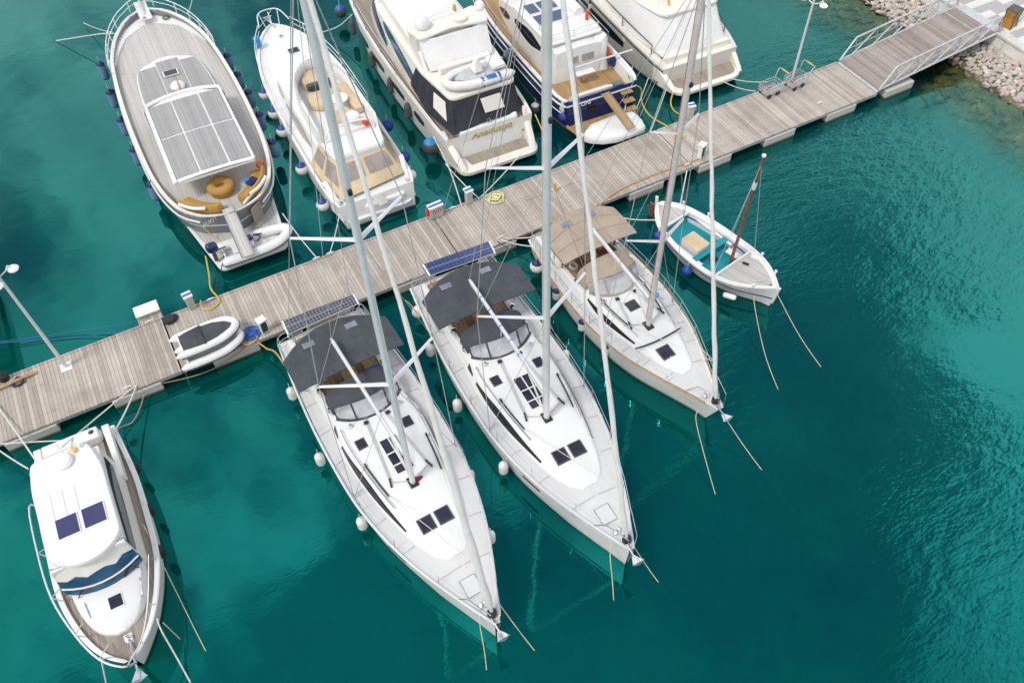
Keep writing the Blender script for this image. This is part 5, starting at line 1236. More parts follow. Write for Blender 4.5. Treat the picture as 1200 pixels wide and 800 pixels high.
def swoosh(x0, x1, hi, sides=(1, -1)):
    for sd_ in sides:
        rg = []
        for k in range(15):
            q = k/14; x = x0+(x1-x0)*q; mid = 2.0+.88*q**.8; w = .30*math.sin(PI*min(1, .06+q*.94))**.7*(1-.25*q)+.01
            b = itp(hw, x); pts = []
            for z, o_ in ((mid-w, .02), (mid+w, .02), (mid+w, -.06), (mid-w, -.06)):
                t_ = (z-1.5)/(hz(x)-1.5); y = b-(.25*t_*.9)*.65 if t_ < .72 else b-.25*(.468+(t_-.72)*1.9)
                pts.append(Vector((x, sd_*(y+o_), z)))
            rg.append(pts)
        MB().rings(rg).build('side_window', 'glassb', ry_, 30)
swoosh(5.9, 10.6, 2.9); swoosh(10.0, 14.2, 2.9)
fd = rnd([(2.65, -1.75), (5.3, -2.0), (11.5, -1.85), (13.2, -.95), (13.2, .95), (11.5, 1.85), (5.3, 1.95), (2.65, 1.55)], [.35, .3, .5, .6, .6, .5, .3, .35], 4)
MB().frus([(x, y, 3.12) for x, y in fd], [(x, y*.985, 3.34) for x, y in fd]).build('upper_deck', 'cream', ry_, 30, .06, 3)
for sd_ in (1, -1):
    MB().frus([(4.9, sd_*1.60, 3.3), (12.2, sd_*1.35, 3.3), (12.2, sd_*1.55, 3.3), (4.9, sd_*1.82, 3.3)], [(5.6, sd_*1.62, 3.95), (12.0, sd_*1.38, 3.9), (12.0, sd_*1.5, 3.9), (5.6, sd_*1.75, 3.95)]).build('upper_coaming', 'cream', ry_, 0, .06, 3)
    MB().frus([(5.7, sd_*1.98, 1.9), (6.9, sd_*1.92, 1.9), (6.9, sd_*1.80, 1.9), (5.7, sd_*1.86, 1.9)], [(4.2, sd_*1.78, 3.14), (7.2, sd_*1.72, 3.14), (7.2, sd_*1.62, 3.14), (4.2, sd_*1.68, 3.14)]).build('deck_support', 'cream', ry_, 0, .03)
# radar arch, covers
MB().prism(rnd([(5.45, -1.72), (6.5, -1.95), (6.95, -1.55), (6.5, 0), (6.95, 1.55), (6.5, 1.98), (5.45, 1.72), (5.7, 0)], .18), 4.66, 4.82).build('radar_arch', 'cream', ry_, 40, .05, 3)
for sd_ in (1, -1): MB().frus([(5.9, sd_*1.58, 3.8), (7.0, sd_*1.55, 3.8), (7.0, sd_*1.72, 3.8), (5.9, sd_*1.78, 3.8)], [(5.7, sd_*1.62, 4.68), (6.7, sd_*1.6, 4.68), (6.7, sd_*1.8, 4.68), (5.7, sd_*1.82, 4.68)]).build('arch_leg', 'cream', ry_, 0, .05)
tp = [Vector((x, y, 4.64)) for x, y in ((7.0, 1.72), (5.6, 1.70), (5.5, .9), (5.52, 0), (5.5, -.9), (5.6, -1.70), (7.0, -1.72))]
bt = [Vector((x, y, 3.42)) for x, y in ((7.2, 1.70), (4.85, 1.55), (4.72, .8), (4.80, 0), (4.72, -.8), (4.85, -1.66), (7.2, -1.80))]
MB().rings([tp, [a.lerp(b, .45)+Vector((.06, 0, 0)) for a, b in zip(tp, bt)], bt], False).build('canvas_curtain', 'can_white', ry_, 60)
rg = []
for x, hw_, zt in ((6.9, 1.5, 4.35), (7.2, 1.6, 4.60), (7.6, 1.62, 4.52), (8.6, 1.66, 4.55), (9.8, 1.62, 4.3), (11.0, 1.5, 4.1), (12.0, 1.2, 3.75), (12.6, .7, 3.5)):
    rg.append([Vector((x, hw_*math.cos(a)*(-1), 3.45+(zt-3.45)*max(0, math.sin(a))**.55+.04*math.sin(x*5+a*4))) for a in [PI*k/14 for k in range(15)]])
MB().rings(rg, True).build('flybridge_cover', 'can_white', ry_, 60)
MB().box((4.65, -.05, 3.5), (.35, 2.6, .34)).build('sunbed_base', 'cream', ry_, 0, .06, 3)
for (x, y, r_, nm) in ((6.25, 1.25, .34, 'satellite_dome'), (6.05, -.55, .0, 'radar'), (6.45, -1.75, .24, 'satellite_dome')):
    if r_: MB().lathe([(r_*.7, 0), (r_, r_*.3), (r_, r_*.8), (r_*.85, r_*1.3), (r_*.5, r_*1.65), (.01, r_*1.75)], (x, y, 4.8), 18).build(nm, 'gel', ry_, 60)
    else: MB().lathe([(.05, 0), (.32, .03), (.33, .16), (.2, .22), (.01, .24)], (x, y, 4.82), 18).build(nm, 'cream', ry_, 60)
ah = MB(); ah.tube(cr([(6.1, .9, 4.82), (6.5, .8, 5.05), (6.55, -.3, 5.1), (6.2, -.5, 4.84)], 4), .035, 6); ah.build('antenna_hoop', 'gel', ry_); MB().lathe([(.03, 0), (.1, .02), (.08, .3), (.02, .36)], (6.75, -.6, 4.85), 10).build('lamp_cover', 'gold', ry_)
# black cockpit cover
tp = [Vector((x, y, 3.16)) for x, y in ((5.9, 1.90), (4.3, 1.82), (2.75, 1.52), (2.62, .5), (2.62, -.7), (2.75, -1.72), (4.0, -1.95), (5.4, -2.0))]
bt = [Vector((x, y, z)) for x, y, z in ((6.3, 2.12, 1.9), (4.2, 2.18, 1.8), (2.05, 1.78, 1.78), (2.12, .4, 1.92), (2.12, -.8, 1.92), (2.25, -1.75, 1.78), (3.6, -2.25, 1.8), (5.6, -2.25, 1.9))]
cb2 = MB()
def dens(P_, n): 
    out = []
    for a, b in zip(P_[:-1], P_[1:]): out += [a.lerp(b, k/n) for k in range(n)]
    return out+[P_[-1]]
tpd, btd = dens(tp, 6), dens(bt, 6)
mdf = lambda f_, am: [a.lerp(b, f_)+Vector((am*math.sin(k*1.9+f_*2), am*math.cos(k*2.3), -.04)) for k, (a, b) in enumerate(zip(tpd, btd))]
cb2.rings([tpd, mdf(.3, .04), mdf(.55, .075), mdf(.8, .06), btd], False); cko = cb2.build('cockpit_cover', 'can_black', ry_, 60)
def lq(i, s, f): return tp[i].lerp(tp[i+1], s).lerp(bt[i].lerp(bt[i+1], s), f)
win_between(lq(1, .22, .12), lq(1, .80, .12), lq(1, .25, .62), lq(1, .82, .70), cko, 'can_cream', (0, 0, .07), 'window'); win_between(lq(3, .25, .15), lq(4, .12, .15), lq(3, .3, .68), lq(4, .2, .68), cko, 'can_cream', (0, 0, .07), 'window')
# transom and platform
MB().frus([(1.85, -1.7, .5), (2.4, -1.9, .5), (2.4, 1.7, .5), (1.85, 1.5, .5)], [(2.02, -1.45, 1.82), (2.4, -1.6, 1.95), (2.4, 1.6, 1.95), (2.02, 1.45, 1.82)]).build('transom', 'gel', ry_, 0, .05, 3)
MB().prism(rnd([(.75, -2.05), (2.4, -2.3), (2.4, 2.2), (.75, 1.95)], [.5, .05, .05, .5], 5), .30, .50).build('bathing_platform', 'cream', ry_, 0, .06, 3)
MB().prism([(1.22, -1.75), (1.84, -1.75), (1.84, 1.40), (1.22, 1.30)], .5, .516).build('platform_teak', 'teakmid', ry_, 0)
MB().box((2.15, -1.95, .95), (.5, .5, .06)).build('step', 'teakmid', ry_, 0)
for sd_ in (1, -1):
    MB().frus([(.85, sd_*1.60, .5), (2.6, sd_*1.86, .5), (2.6, sd_*2.28, .5), (.85, sd_*1.95, .5)], [(1.25, sd_*1.74, .9), (2.6, sd_*2.0, 1.85), (2.6, sd_*2.3, 1.78), (1.25, sd_*1.95, .85)]).build('stern_quarter', 'cream', ry_, 0, .08, 3)
tx = letters('name_lettering', 'Anadusiya', .56, (1.94, -.10, 1.50), (math.radians(82), 0, math.radians(-90)), 'gold', ry_, .35, .006); tx.scale = (.92, .92, 1)
letters('registration', '- . -  - -', .12, (1.89, .1, 1.12), (math.radians(82), 0, math.radians(-90)), 'dark', ry_)
MB().tube([(2.1, .1, 1.95), (1.98, -.0, 2.25), (2.1, -.15, 1.95)], .03, 6).build('ensign_staff_socket', 'steel', ry_)
for sd_ in (1, -1):
    pts = [Vector((x, sd_*(itp(BY, x)-.1), itp(SHY, x))) for x in lin(7.5, 18.8, 12)]; solid_rail(ry_, pts, .75, .022, 'guard_rail', 'steel', 2)
tn = thing('upper_deck_tender', 'white rigid tender with blue stripes and outboard on the deck above the black cover', 'dinghy', FY.world((3.45, -1.5, 3.36)), FY.rz+PI/2+.03)
inflatable(tn, 3.05, 1.6, .215, 'hypalon', 'hypalon', None, zup=.1)
wy = 1.6/2
for x, wd, mt_ in ((.55, .12, 'blue'), (.95, .50, 'blue'), (1.38, .12, 'blue'), (.66, .08, 'gel'), (1.27, .08, 'gel')):
    MB().tube([(x-wd/2, wy-.215, .215), (x+wd/2, wy-.215, .215)], .228, 14).build('tube_band', mt_, tn)
MB().prism(rnd([(0, -.55), (1.9, -.5), (2.55, 0), (1.9, .5), (0, .55)], .15), .34, .40).build('deck_liner', 'greyliner', tn, 0, .03)
MB().frus([(1.15, -.25, .5), (1.6, -.25, .5), (1.6, .25, .5), (1.15, .25, .5)], [(1.28, -.1, 1.15), (1.45, -.1, 1.15), (1.45, .1, 1.15), (1.28, .1, 1.15)]).build('covered_console', 'can_white', tn, 0, .05)
MB().prism(rnd([(.1, -.45), (.75, -.45), (.75, .45), (.1, .45)], .12), .5, .72).build('seat', 'gel', tn, 0, .06, 3); outboard(tn, -.28, 0, .60, .95, 'slate')
# --- navy hulled trawler
FB = Frame((20.2, 27.5), (20.95, 44))
rb_ = thing('navy_hull_yacht', 'navy blue hulled motor yacht with golden teak decks and a white covered tender astern', 'motor yacht', (FB.s.x, FB.s.y, 0), FB.rz)
BB = [(1.15, 1.95), (1.5, 2.12), (2.4, 2.25), (6, 2.34), (9, 2.34), (11.5, 2.05), (13.5, 1.5), (15, .8), (16, .1)]; SHB = [(1.1, 1.72), (6, 1.72), (11, 1.95), (16, 2.6)]; DKB = [(1.1, 1.05), (6, 1.1), (11, 1.5), (16, 2.2)]
M['hull_b'] = hullmat('navy_hull', (.010, .020, .10), (.45, .30, .15), (.12, .02, .02), .10, .18, 1.42, (.75, .75, .75))
hull(rb_, 16, BB, SHB, [(1.1, 1.75), (3, 2.1), (8, 2.1), (12, 1.45), (15, .4), (16, .03)], 'hull_b', .9, -.2, .9, .14, .6, 'teakbrown', x0=1.15, decktab=DKB)
caprail(rb_, BB, SHB, lin(1.2, 15.8, 46), 'gel', .16, .08, 'cap_rail', .04, .05)
for sd_ in (1, -1):
    MB().tube([Vector((x, sd_*(itp(BB, x)-.02), itp(SHB, x)-.30)) for x in lin(1.2, 15.2, 36)], .035, 6).build('rubbing_strake', 'gel', rb_)
    MB().tube([Vector((x, sd_*(itp(BB, x)-.02), itp(SHB, x)-.72)) for x in lin(1.4, 14, 36)], .03, 6).build('spray_rail', 'gel', rb_)
    MB().frus([(1.3, sd_*1.85, 1.06), (5.2, sd_*2.0, 1.1), (5.2, sd_*2.16, 1.1), (1.3, sd_*2.05, 1.06)], [(1.3, sd_*1.95, 1.70), (5.2, sd_*2.1, 1.70), (5.2, sd_*2.18, 1.70), (1.3, sd_*2.06, 1.70)]).build('bulwark_lining', 'gel', rb_, 0, .03)
hb = [(3.5, 1.42), (6, 1.50), (8.5, 1.45), (10.5, 1.15), (11.6, .7)]; hzB = lambda x: 2.75 if x < 8.2 else 2.75-(x-8.2)*.35
sec(rb_, lin(3.5, 11.6, 22), tabf(hb), lambda x: max(itp(hb, x)-.20, .2), lambda x: 1.05, hzB, 'gel', 'deckhouse', .06)
sidestrip(rb_, 5.0, 7.9, tabf(hb), lambda x: itp(hb, x)-.20, lambda x: 1.05, hzB, .48, .86, 'glass', 'side_window', 14, .016, .35)
sidestrip(rb_, 8.6, 10.3, tabf(hb), lambda x: itp(hb, x)-.20, lambda x: 1.05, hzB, .42, .72, 'glass', 'side_window', 10, .016, .35)
rp = rnd([(3.95, -1.62), (7.9, -1.5), (8.4, -.6), (8.4, .6), (7.9, 1.5), (3.95, 1.42)], [.35, .4, .3, .3, .4, .35], 4)
MB().frus([(x, y, 2.92) for x, y in rp], [(x, y*.97, 3.04) for x, y in rp]).build('roof', 'gel', rb_, 30, .04, 3)
MB().frus([(4.15, -1.35, 2.7), (8.0, -1.3, 2.7), (8.0, 1.3, 2.7), (4.15, 1.28, 2.7)], [(4.2, -1.3, 2.93), (8, -1.25, 2.93), (8, 1.25, 2.93), (4.2, 1.2, 2.93)]).build('roof_base', 'gel', rb_, 0)
for x in (6.05, 7.15):
    for y0, y1 in ((-.55, .42), (.48, 1.12)):
        p_ = MB().box((x, (y0+y1)/2, 3.07), (.9, y1-y0, .03)).build('solar_panel', 'alloyw', rb_, 0); MB().box((x, (y0+y1)/2, 3.088), (.84, y1-y0-.06, .012)).build('cells', 'solarb', p_, 0)
MB().tube([(5.6, -1.1, 3.2), (6.4, -1.12, 3.2)], .27, 14).build('life_raft_canister', 'gel', rb_); MB().frus([(5.0, -1.3, 3.05), (5.15, -1.3, 3.05), (5.15, -1.2, 3.05), (5.0, -1.2, 3.05)], [(5.0, -1.3, 3.55), (5.3, -1.3, 3.5), (5.3, -1.27, 3.5), (5.0, -1.27, 3.55)]).build('red_flag', 'red', rb_, 0)
rr_ = MB(); pts = [Vector((x, y, 3.04)) for x, y in ((5.3, 1.3), (4.15, 1.25), (4.1, 0), (4.15, -1.4), (5.3, -1.45))]
rr_ = rail_tubes(pts, .35, range(5), .02); rr_.build('roof_rail', 'steel', rb_)
MB().frus([(3.42, -1.2, 1.08), (3.6, -1.2, 1.08), (3.6, 1.4, 1.08), (3.42, 1.4, 1.08)], [(3.6, -1.15, 2.75), (3.8, -1.15, 2.75), (3.8, 1.3, 2.75), (3.6, 1.3, 2.75)]).build('aft_bulkhead', 'gel', rb_, 0, .04)
for y0, y1 in ((.02, .55), (-.85, -.15)):
    win_between(Vector((3.57, y1, 2.55)), Vector((3.57, y0, 2.55)), Vector((3.47, y1, 1.95)), Vector((3.47, y0, 1.95)), rb_, 'clear2', name='aft_window')
rg = []
for z, r_ in ((1.1, .52), (1.4, .44), (1.9, .40), (2.5, .40), (2.8, .3)):
    rg.append([Vector((4.0+r_*1.25*math.cos(a)*(1+.1*math.sin(3*a+z*2)), -1.40+r_*math.sin(a)*(1+.1*math.cos(4*a+z*3)), z)) for a in [2*PI*k/16 for k in range(16)]])
MB().rings(rg).build('gathered_curtain', 'can_white', rb_, 60)
tbl = MB().box((3.0, -.05, 1.72), (.52, 1.02, .05)).build('cockpit_table', 'gel', rb_, 0, .02); MB().tube([(3.0, -.05, 1.08), (3.0, -.05, 1.7)], .05, 8).build('leg', 'steel', tbl)
MB().frus([(1.3, -.72, 1.06), (2.15, -.72, 1.06), (2.15, 1.35, 1.06), (1.3, 1.35, 1.06)], [(1.25, -.72, 1.85), (1.75, -.72, 1.55), (1.75, 1.35, 1.55), (1.25, 1.35, 1.85)]).build('stern_bench', 'can_white', rb_, 0, .08, 3)
MB().box((1.55, -1.15, 1.35), (.35, .5, .55)).build('grill_box', 'greygel', rb_, 0, .05)
for k in range(3): MB().box((1.05-.28*k, -1.35, 1.35-.32*k), (.34, .6, .06)).build('stern_step', 'teakbrown', rb_, 0, .01)
MB().prism(rnd([(-.25, -1.55), (1.2, -1.9), (1.2, 1.95), (-.25, 1.65)], .2), .28, .38).build('bathing_platform', 'teakbrown', rb_, 0, .02)
MB().box((1.05, .55, 1.0), (.08, .42, .48), 0, -.1).build('stern_door', 'glass', rb_, 0, .03)
letters('stern_lettering', 'ATONI', .30, (1.02, 1.12, 1.44), (math.radians(80), 0, math.radians(-90)), 'gel', rb_)
a0, a1 = Vector((1.1, -.15, 1.62)), Vector((-1.15, -.33, 1.02)); d_ = a1-a0
g_ = MB().box((a0+a1)/2, (d_.length, .42, .06), math.atan2(d_.y, d_.x)+PI, math.asin(-d_.z/d_.length)*-1).build('gangplank', 'teakbrown', rb_, 0, .01)
for s_ in (.22, -.22): MB().tube([a0+Vector((0, s_, .05)), a1+Vector((0, s_, .05))], .022, 6).build('side_rail', 'steel', g_)
lb_ = FB.px(712.5, 61, 1.75); MB().tube([lb_+Vector((.22*math.cos(a), .0, .22*math.sin(a))) for a in [2*PI*k/18 for k in range(18)]], .065, 8, True).build('lifebuoy', 'orange', rb_)
jk = FB.px(718, 70, 1.6); MB().frus([jk+Vector((a*.2, b_*.12, -.3)) for a, b_ in ((-1, -1), (1, -1), (1, 1), (-1, 1))], [jk+Vector((a*.12, b_*.08, .25)) for a, b_ in ((-1, -1), (1, -1), (1, 1), (-1, 1))]).build('hanging_jacket', 'fnavy', rb_, 0, .04)
MB().tube([FB.px(672, 80, 2.0), FB.px(741, 58.5, 2.0)], .05, 8).build('boom_pole', 'alloy', rb_)
for sd_ in (1, -1):
    pts = [Vector((x, sd_*(itp(BB, x)-.08), itp(SHB, x))) for x in lin(4.5, 15.2, 12)]; solid_rail(rb_, pts, .7, .02, 'guard_rail', 'steel', 2)
ct_ = thing('covered_tender', 'tender under a fitted white cover on the stern platform of the navy hulled yacht', 'dinghy', FB.world((-.35, .05, .40)), FB.rz+PI/2)
rg = []
for x, w_, h_ in ((-1.4, .55, .30), (-1.25, .74, .42), (-.5, .82, .48), (.3, .80, .46), (1.0, .66, .50), (1.5, .32, .44), (1.68, .06, .36)):
    rg.append([Vector((x, -w_*math.cos(a), .05+h_*max(0, math.sin(a))**.6+.025*math.sin(7*a+x*4)-.10*math.exp(-((a-PI/2)/.5)**2)*(1 if -1.2 < x < 1 else 0))) for a in [PI*k/20 for k in range(21)]])
MB().rings(rg, True).build('cover', 'can_white', ct_, 60)
# --- cream yacht with white canvas, upper right
F5 = Frame((26.35, 27.0), (26.95, 42))
r5 = thing('canvas_covered_yacht', 'cream motor yacht with its whole cockpit closed by white canvas, rightmost of the upper row', 'motor yacht', (F5.s.x, F5.s.y, 0), F5.rz)
B5 = [(1.9, 2.22), (3, 2.45), (5, 2.62), (10, 2.6), (13, 1.9), (15, .9), (16, .1)]; SH5 = [(1.9, 1.35), (4, 1.62), (10, 1.95), (16, 2.5)]
M['hull_5'] = hullmat('cream_grey_hull', (.66, .63, .57), (.05, .06, .10), (.03, .04, .07), .05, .13)
hull(r5, 16, B5, SH5, [(1.9, 2.05), (5, 2.4), (10, 2.3), (14, 1.0), (16, .03)], 'hull_5', .9, 0, .9, .2, .06, 'cream', x0=1.95)
caprail(r5, B5, SH5, lin(2.0, 15.8, 40), 'dark', .07, .06, 'rubbing_rail', -.12, -.01)
for sd_ in (1, -1):
    rg = []
    for k in range(11):
        q = k/10; x = 5.3+4.6*q; b = itp(B5, x); w = b-.22; S_ = itp(SH5, x); zc = .98+.12*q; h_ = .26*math.sin(PI*(.1+.85*q))**.6
        rg.append([Vector((x, sd_*(w+(b-w)*(zc-h_)/S_+.07), zc-h_)), Vector((x, sd_*(w+(b-w)*(zc+h_)/S_+.07), zc+h_)), Vector((x, sd_*(w-.1), zc+h_)), Vector((x, sd_*(w-.1), zc-h_))])
    MB().rings(rg).build('hull_window', 'glass', r5, 30)
    pts = [Vector((x, sd_*(itp(B5, x)-.25), itp(SH5, x))) for x in lin(3.2, 14.5, 14)]; solid_rail(r5, pts, .5, .028, 'guard_rail', 'dark', 3, False)
MB().prism(rnd([(.75, -1.95), (2.2, -2.35), (2.2, 2.35), (.75, 1.95)], [.7, .1, .1, .7], 6), .32, .54).build('bathing_platform', 'cream', r5, 0, .06, 3)
MB().prism(rnd([(1.05, -1.75), (2.15, -2.05), (2.15, 2.0), (1.05, 1.6)], [.4, .05, .05, .4], 5), .54, .556).build('platform_teak', 'teakmid', r5, 0)
for sd_ in (1, -1): MB().frus([(1.0, sd_*1.85, .5), (2.6, sd_*2.05, .5), (2.6, sd_*2.42, .5), (1.0, sd_*2.1, .5)], [(1.2, sd_*1.92, .68), (2.7, sd_*2.1, 1.5), (2.7, sd_*2.4, 1.42), (1.2, sd_*2.1, .66)]).build('stern_quarter', 'cream', r5, 0, .06, 3)
MB().frus([(2.15, -2.0, .5), (2.6, -2.0, .5), (2.6, 2.0, .5), (2.15, 2.0, .5)], [(2.3, -1.95, 1.7), (2.6, -1.95, 1.7), (2.6, 1.95, 1.7), (2.3, 1.95, 1.7)]).build('transom', 'cream', r5, 0, .05)
MB().box((2.15, -.1, .80), (.10, 3.9, .30)).build('transom_band', 'dark', r5, 0, .03)
tp = [Vector((x, y, 3.3)) for x, y in ((7.2, 2.12), (5.2, 2.02), (3.6, 1.55), (3.45, .5), (3.35, -.5), (3.4, -1.5), (4.8, -2.0), (7.2, -2.1))]
bt = [Vector((x, y, z)) for x, y, z in ((7.2, 2.3, 1.75), (5, 2.28, 1.65), (2.45, 1.85, 1.55), (2.35, .5, 1.6), (2.3, -.6, 1.6), (2.4, -1.8, 1.55), (4.4, -2.25, 1.65), (7.2, -2.35, 1.8))]
tpd, btd = dens(tp, 5), dens(bt, 5)
md = [a.lerp(b, .5)+Vector((.05*math.sin(k*1.3), .05*math.cos(k*1.7), -.03)) for k, (a, b) in enumerate(zip(tpd, btd))]
MB().rings([tpd, md, btd], False).build('canvas_curtain', 'can_white', r5, 60)
rp = rnd([(3.25, -1.62), (4.6, -2.1), (9.5, -1.9), (9.5, 1.9), (5.2, 2.12), (3.35, 1.66)], [.4, .4, .3, .3, .4, .4], 4)
MB().frus([(x, y, 3.24) for x, y in rp], [(x, y*.97, 3.42) for x, y in rp]).build('flybridge_deck', 'cream', r5, 30, .06, 3)
sec(r5, lin(6.8, 14, 14), lambda x: 2.05-.02*(x-6.8)**2, lambda x: 1.8-.02*(x-6.8)**2, lambda x: 1.6, lambda x: 3.28-.02*(x-6.8)**2, 'cream', 'superstructure', .05)
rg = [arch(4.9, 1.55, 3.4, .55), arch(5.6, 1.6, 3.4, .95), arch(8.5, 1.6, 3.4, .9), arch(9.4, 1.4, 3.4, .3)]
MB().rings(rg, True).build('flybridge_cover', 'can_cream', r5, 60)
hp = MB(); hp.tube(cr([(4.0, -.9, 3.42), (4.5, -.9, 3.9), (5.3, -.9, 4.0)], 4), .05, 6); hp.tube(cr([(4.0, .9, 3.42), (4.5, .9, 3.9), (5.3, .9, 4.0)], 4), .05, 6); hp.build('roof_strut', 'gold', r5)
MB().box((2.7, 1.62, 1.5), (.3, .5, .22)).build('mooring_bollard', 'fnavy', r5, 0, .04); letters('cover_lettering', 'MAESTRO', .30, (2.30, -.2, 1.98), (math.radians(60), 0, math.radians(-90)), 'can_cream', r5)
# --- small wooden boat
FW = Frame((18.7, 21.5), (19.9, 14.85))
rw_ = thing('wooden_boat', 'small white wooden boat with turquoise inside and a varnished mast', 'wooden boat', (FW.s.x, FW.s.y, 0), FW.rz)
BW = [(0, .08), (.25, .42), (.75, .84), (1.3, 1.06), (2.5, 1.28), (3.8, 1.32), (4.6, 1.25), (5.4, 1.0), (6.1, .58), (6.55, .22), (6.75, .05)]; SHW = [(0, 1.0), (1.2, .84), (3.4, .76), (5, .88), (6.75, 1.22)]; DKW = [(0, .8), (.9, .72), (1.25, .30), (4.4, .30), (4.75, .7), (6.75, 1.1)]
M['hull_w'] = hullmat('white_wooden_hull', (.78, .78, .76), (.25, .10, .06), (.08, .22, .16), .03, .07, .50, (.02, .04, .30))
hull(rw_, 6.75, BW, SHW, [(0, .03), (.75, .5), (2.5, .98), (4, 1.0), (5.4, .6), (6.3, .15), (6.75, .02)], 'hull_w', .12, .1, .55, .26, .4, 'turq', n=50, x0=0, decktab=DKW)
caprail(rw_, BW, SHW, lin(.05, 6.7, 44), 'gel', .10, .07, 'gunwale', .04, .02)
zs = lambda x: itp(SHW, x)
fdk = [(4.5, itp(BW, 4.5)-.25), (5.2, itp(BW, 5.2)-.22), (5.9, itp(BW, 5.9)-.2), (6.35, .18)]
MB().prism([(x, y) for x, y in fdk]+[(x, -y) for x, y in reversed(fdk)], lambda x, y: zs(x)-.12, lambda x, y: zs(x)-.03+.03*(1-y*y)).build('foredeck', 'teakgrey', rw_, 0)
adk = [(.22, .18), (.6, .55), (1.15, .76)]
MB().prism([(x, y) for x, y in adk]+[(x, -y) for x, y in reversed(adk)], lambda x, y: zs(x)-.12, lambda x, y: zs(x)-.05).build('aft_deck', 'teakgrey', rw_, 0)
MB().box((1.18, 0, zs(1.18)-.02), (.08, 1.65, .12)).build('coaming', 'gel', rw_, 0, .01); MB().box((4.48, 0, zs(4.5)+.0), (.08, 2.05, .14)).build('coaming', 'gel', rw_, 0, .01)
MB().box((3.2, 0, .62), (.28, 2.0, .06)).build('thwart', 'turq', rw_, 0, .01)
for sd_ in (1, -1): MB().box((2.5, sd_*.92, .60), (2.2, .14, .05)).build('side_bench', 'gel', rw_, 0, .01)
eb = MB().box((2.6, -.30, .55), (.95, .72, .5)).build('engine_box', 'gel', rw_, 0, .03); MB().box((2.6, -.30, .82), (.98, .76, .05)).build('lid', 'can_sand', eb, 0, .02)
MB().box((3.55, -.1, .40), (.25, .3, .2)).build('bucket', 'black', rw_, 0, .04); MB().box((4.0, .62, .56), (.7, .3, .05), .1).build('plank_seat', 'can_cream', rw_, 0)
TW = FW.px(895, 184, 6.5); BWm = Vector((4.27, .08, .3))
mw = MB().tube([BWm, BWm.lerp(TW, .5), TW], [.075, .065, .045], 10).build('mast', 'varnish', rw_)
q_ = BWm.lerp(TW, .74); MB().tube([q_, q_+(TW-BWm).normalized()*.35], .075, 10).build('white_band', 'gel', mw)
MB().lathe([(.03, 0), (.08, .02), (.08, .1), (.02, .14)], TW, 10).build('mast_cap', 'gel', mw)
st = MB(); st.tube([TW-Vector((0, 0, .3)), (3.3, 1.2, zs(3.3))], .008, 5); st.tube([TW-Vector((0, 0, .3)), (4.4, -1.2, zs(4.4))], .008, 5); st.tube([TW-Vector((0, 0, .3)), (4.6, 1.15, zs(4.5))], .008, 5); st.build('shrouds', 'ropew', rw_)
MB().tube([(.0, 0, .3), (-.1, 0, 1.28)], .07, 8).build('stern_post', 'gel', rw_); MB().box((6.74, 0, .8), (.12, .10, 1.0), 0, .12).build('stem_post', 'gel', rw_, 0, .02)
MB().prism([(-.15, -.03), (-.42, -.03), (-.42, .03), (-.15, .03)], -.3, .75).build('rudder', 'varnish', rw_, 0)
for (x, y) in ((1.9, 1.22), (5.0, 1.12), (6.1, .6), (6.0, -.62), (1.6, -1.12), (.75, .82)):
    MB().lathe([(.05, 0), (.04, .16), (.065, .18), (.02, .2)], (x, y, zs(x)+.04), 8).build('mooring_post', 'gel', rw_)
MB().tube(cr([(5.75, -.35, zs(5.7)+.04), (6.05, .05, zs(6)+.05), (5.8, .45, zs(5.8)+.04)], 4), .02, 5).build('white_line', 'ropew', rw_)
MB().box((4.85, .30, zs(4.9)+.04), (.28, .08, .08), .4).build('cleat', 'black', rw_, 0, .01)
# --- yacht lying just beyond the left edge: the photograph shows its reflection
FO = Frame((-10.9, 29.3), (-10.9, 43))
ro_ = thing('moored_yacht', 'dark yacht just beyond the left edge, seen only by its reflection in the water', 'motor yacht', (FO.s.x, FO.s.y, 0), FO.rz)
BO = [(.0, 2.0), (3, 2.3), (8, 2.3), (11, 1.5), (13, .4), (13.5, .08)]; SHO = [(0, 1.6), (8, 1.8), (13.5, 2.3)]
M['hull_o'] = hullmat('dark_grey_hull', (.045, .05, .055), (.3, .3, .3), (.03, .03, .04), .06, .14)
hull(ro_, 13.5, BO, SHO, [(0, 1.8), (8, 2.1), (11, 1.2), (13.5, .03)], 'hull_o', .8, .1, .8, .12, .1, 'teakgrey', x0=0)
sec(ro_, lin(1.2, 10.5, 14), lambda x: 2.05-.012*(x-3)**2, lambda x: 1.95-.014*(x-3)**2, lambda x: 1.55, lambda x: 3.3-.012*max(0, x-6)**2, 'greygel', 'superstructure', .05)
sec(ro_, lin(1.0, 8.5, 12), lambda x: 2.1-.012*(x-3)**2, lambda x: 2.05-.014*(x-3)**2, lambda x: 3.32, lambda x: 4.35, 'greygel', 'flybridge', .05)
sidestrip(ro_, 2.0, 8.8, lambda x: 2.05-.012*(x-3)**2, lambda x: 1.95-.014*(x-3)**2, lambda x: 1.55, lambda x: 3.2, .35, .8, 'glass', 'side_window', 10, .02, .5)
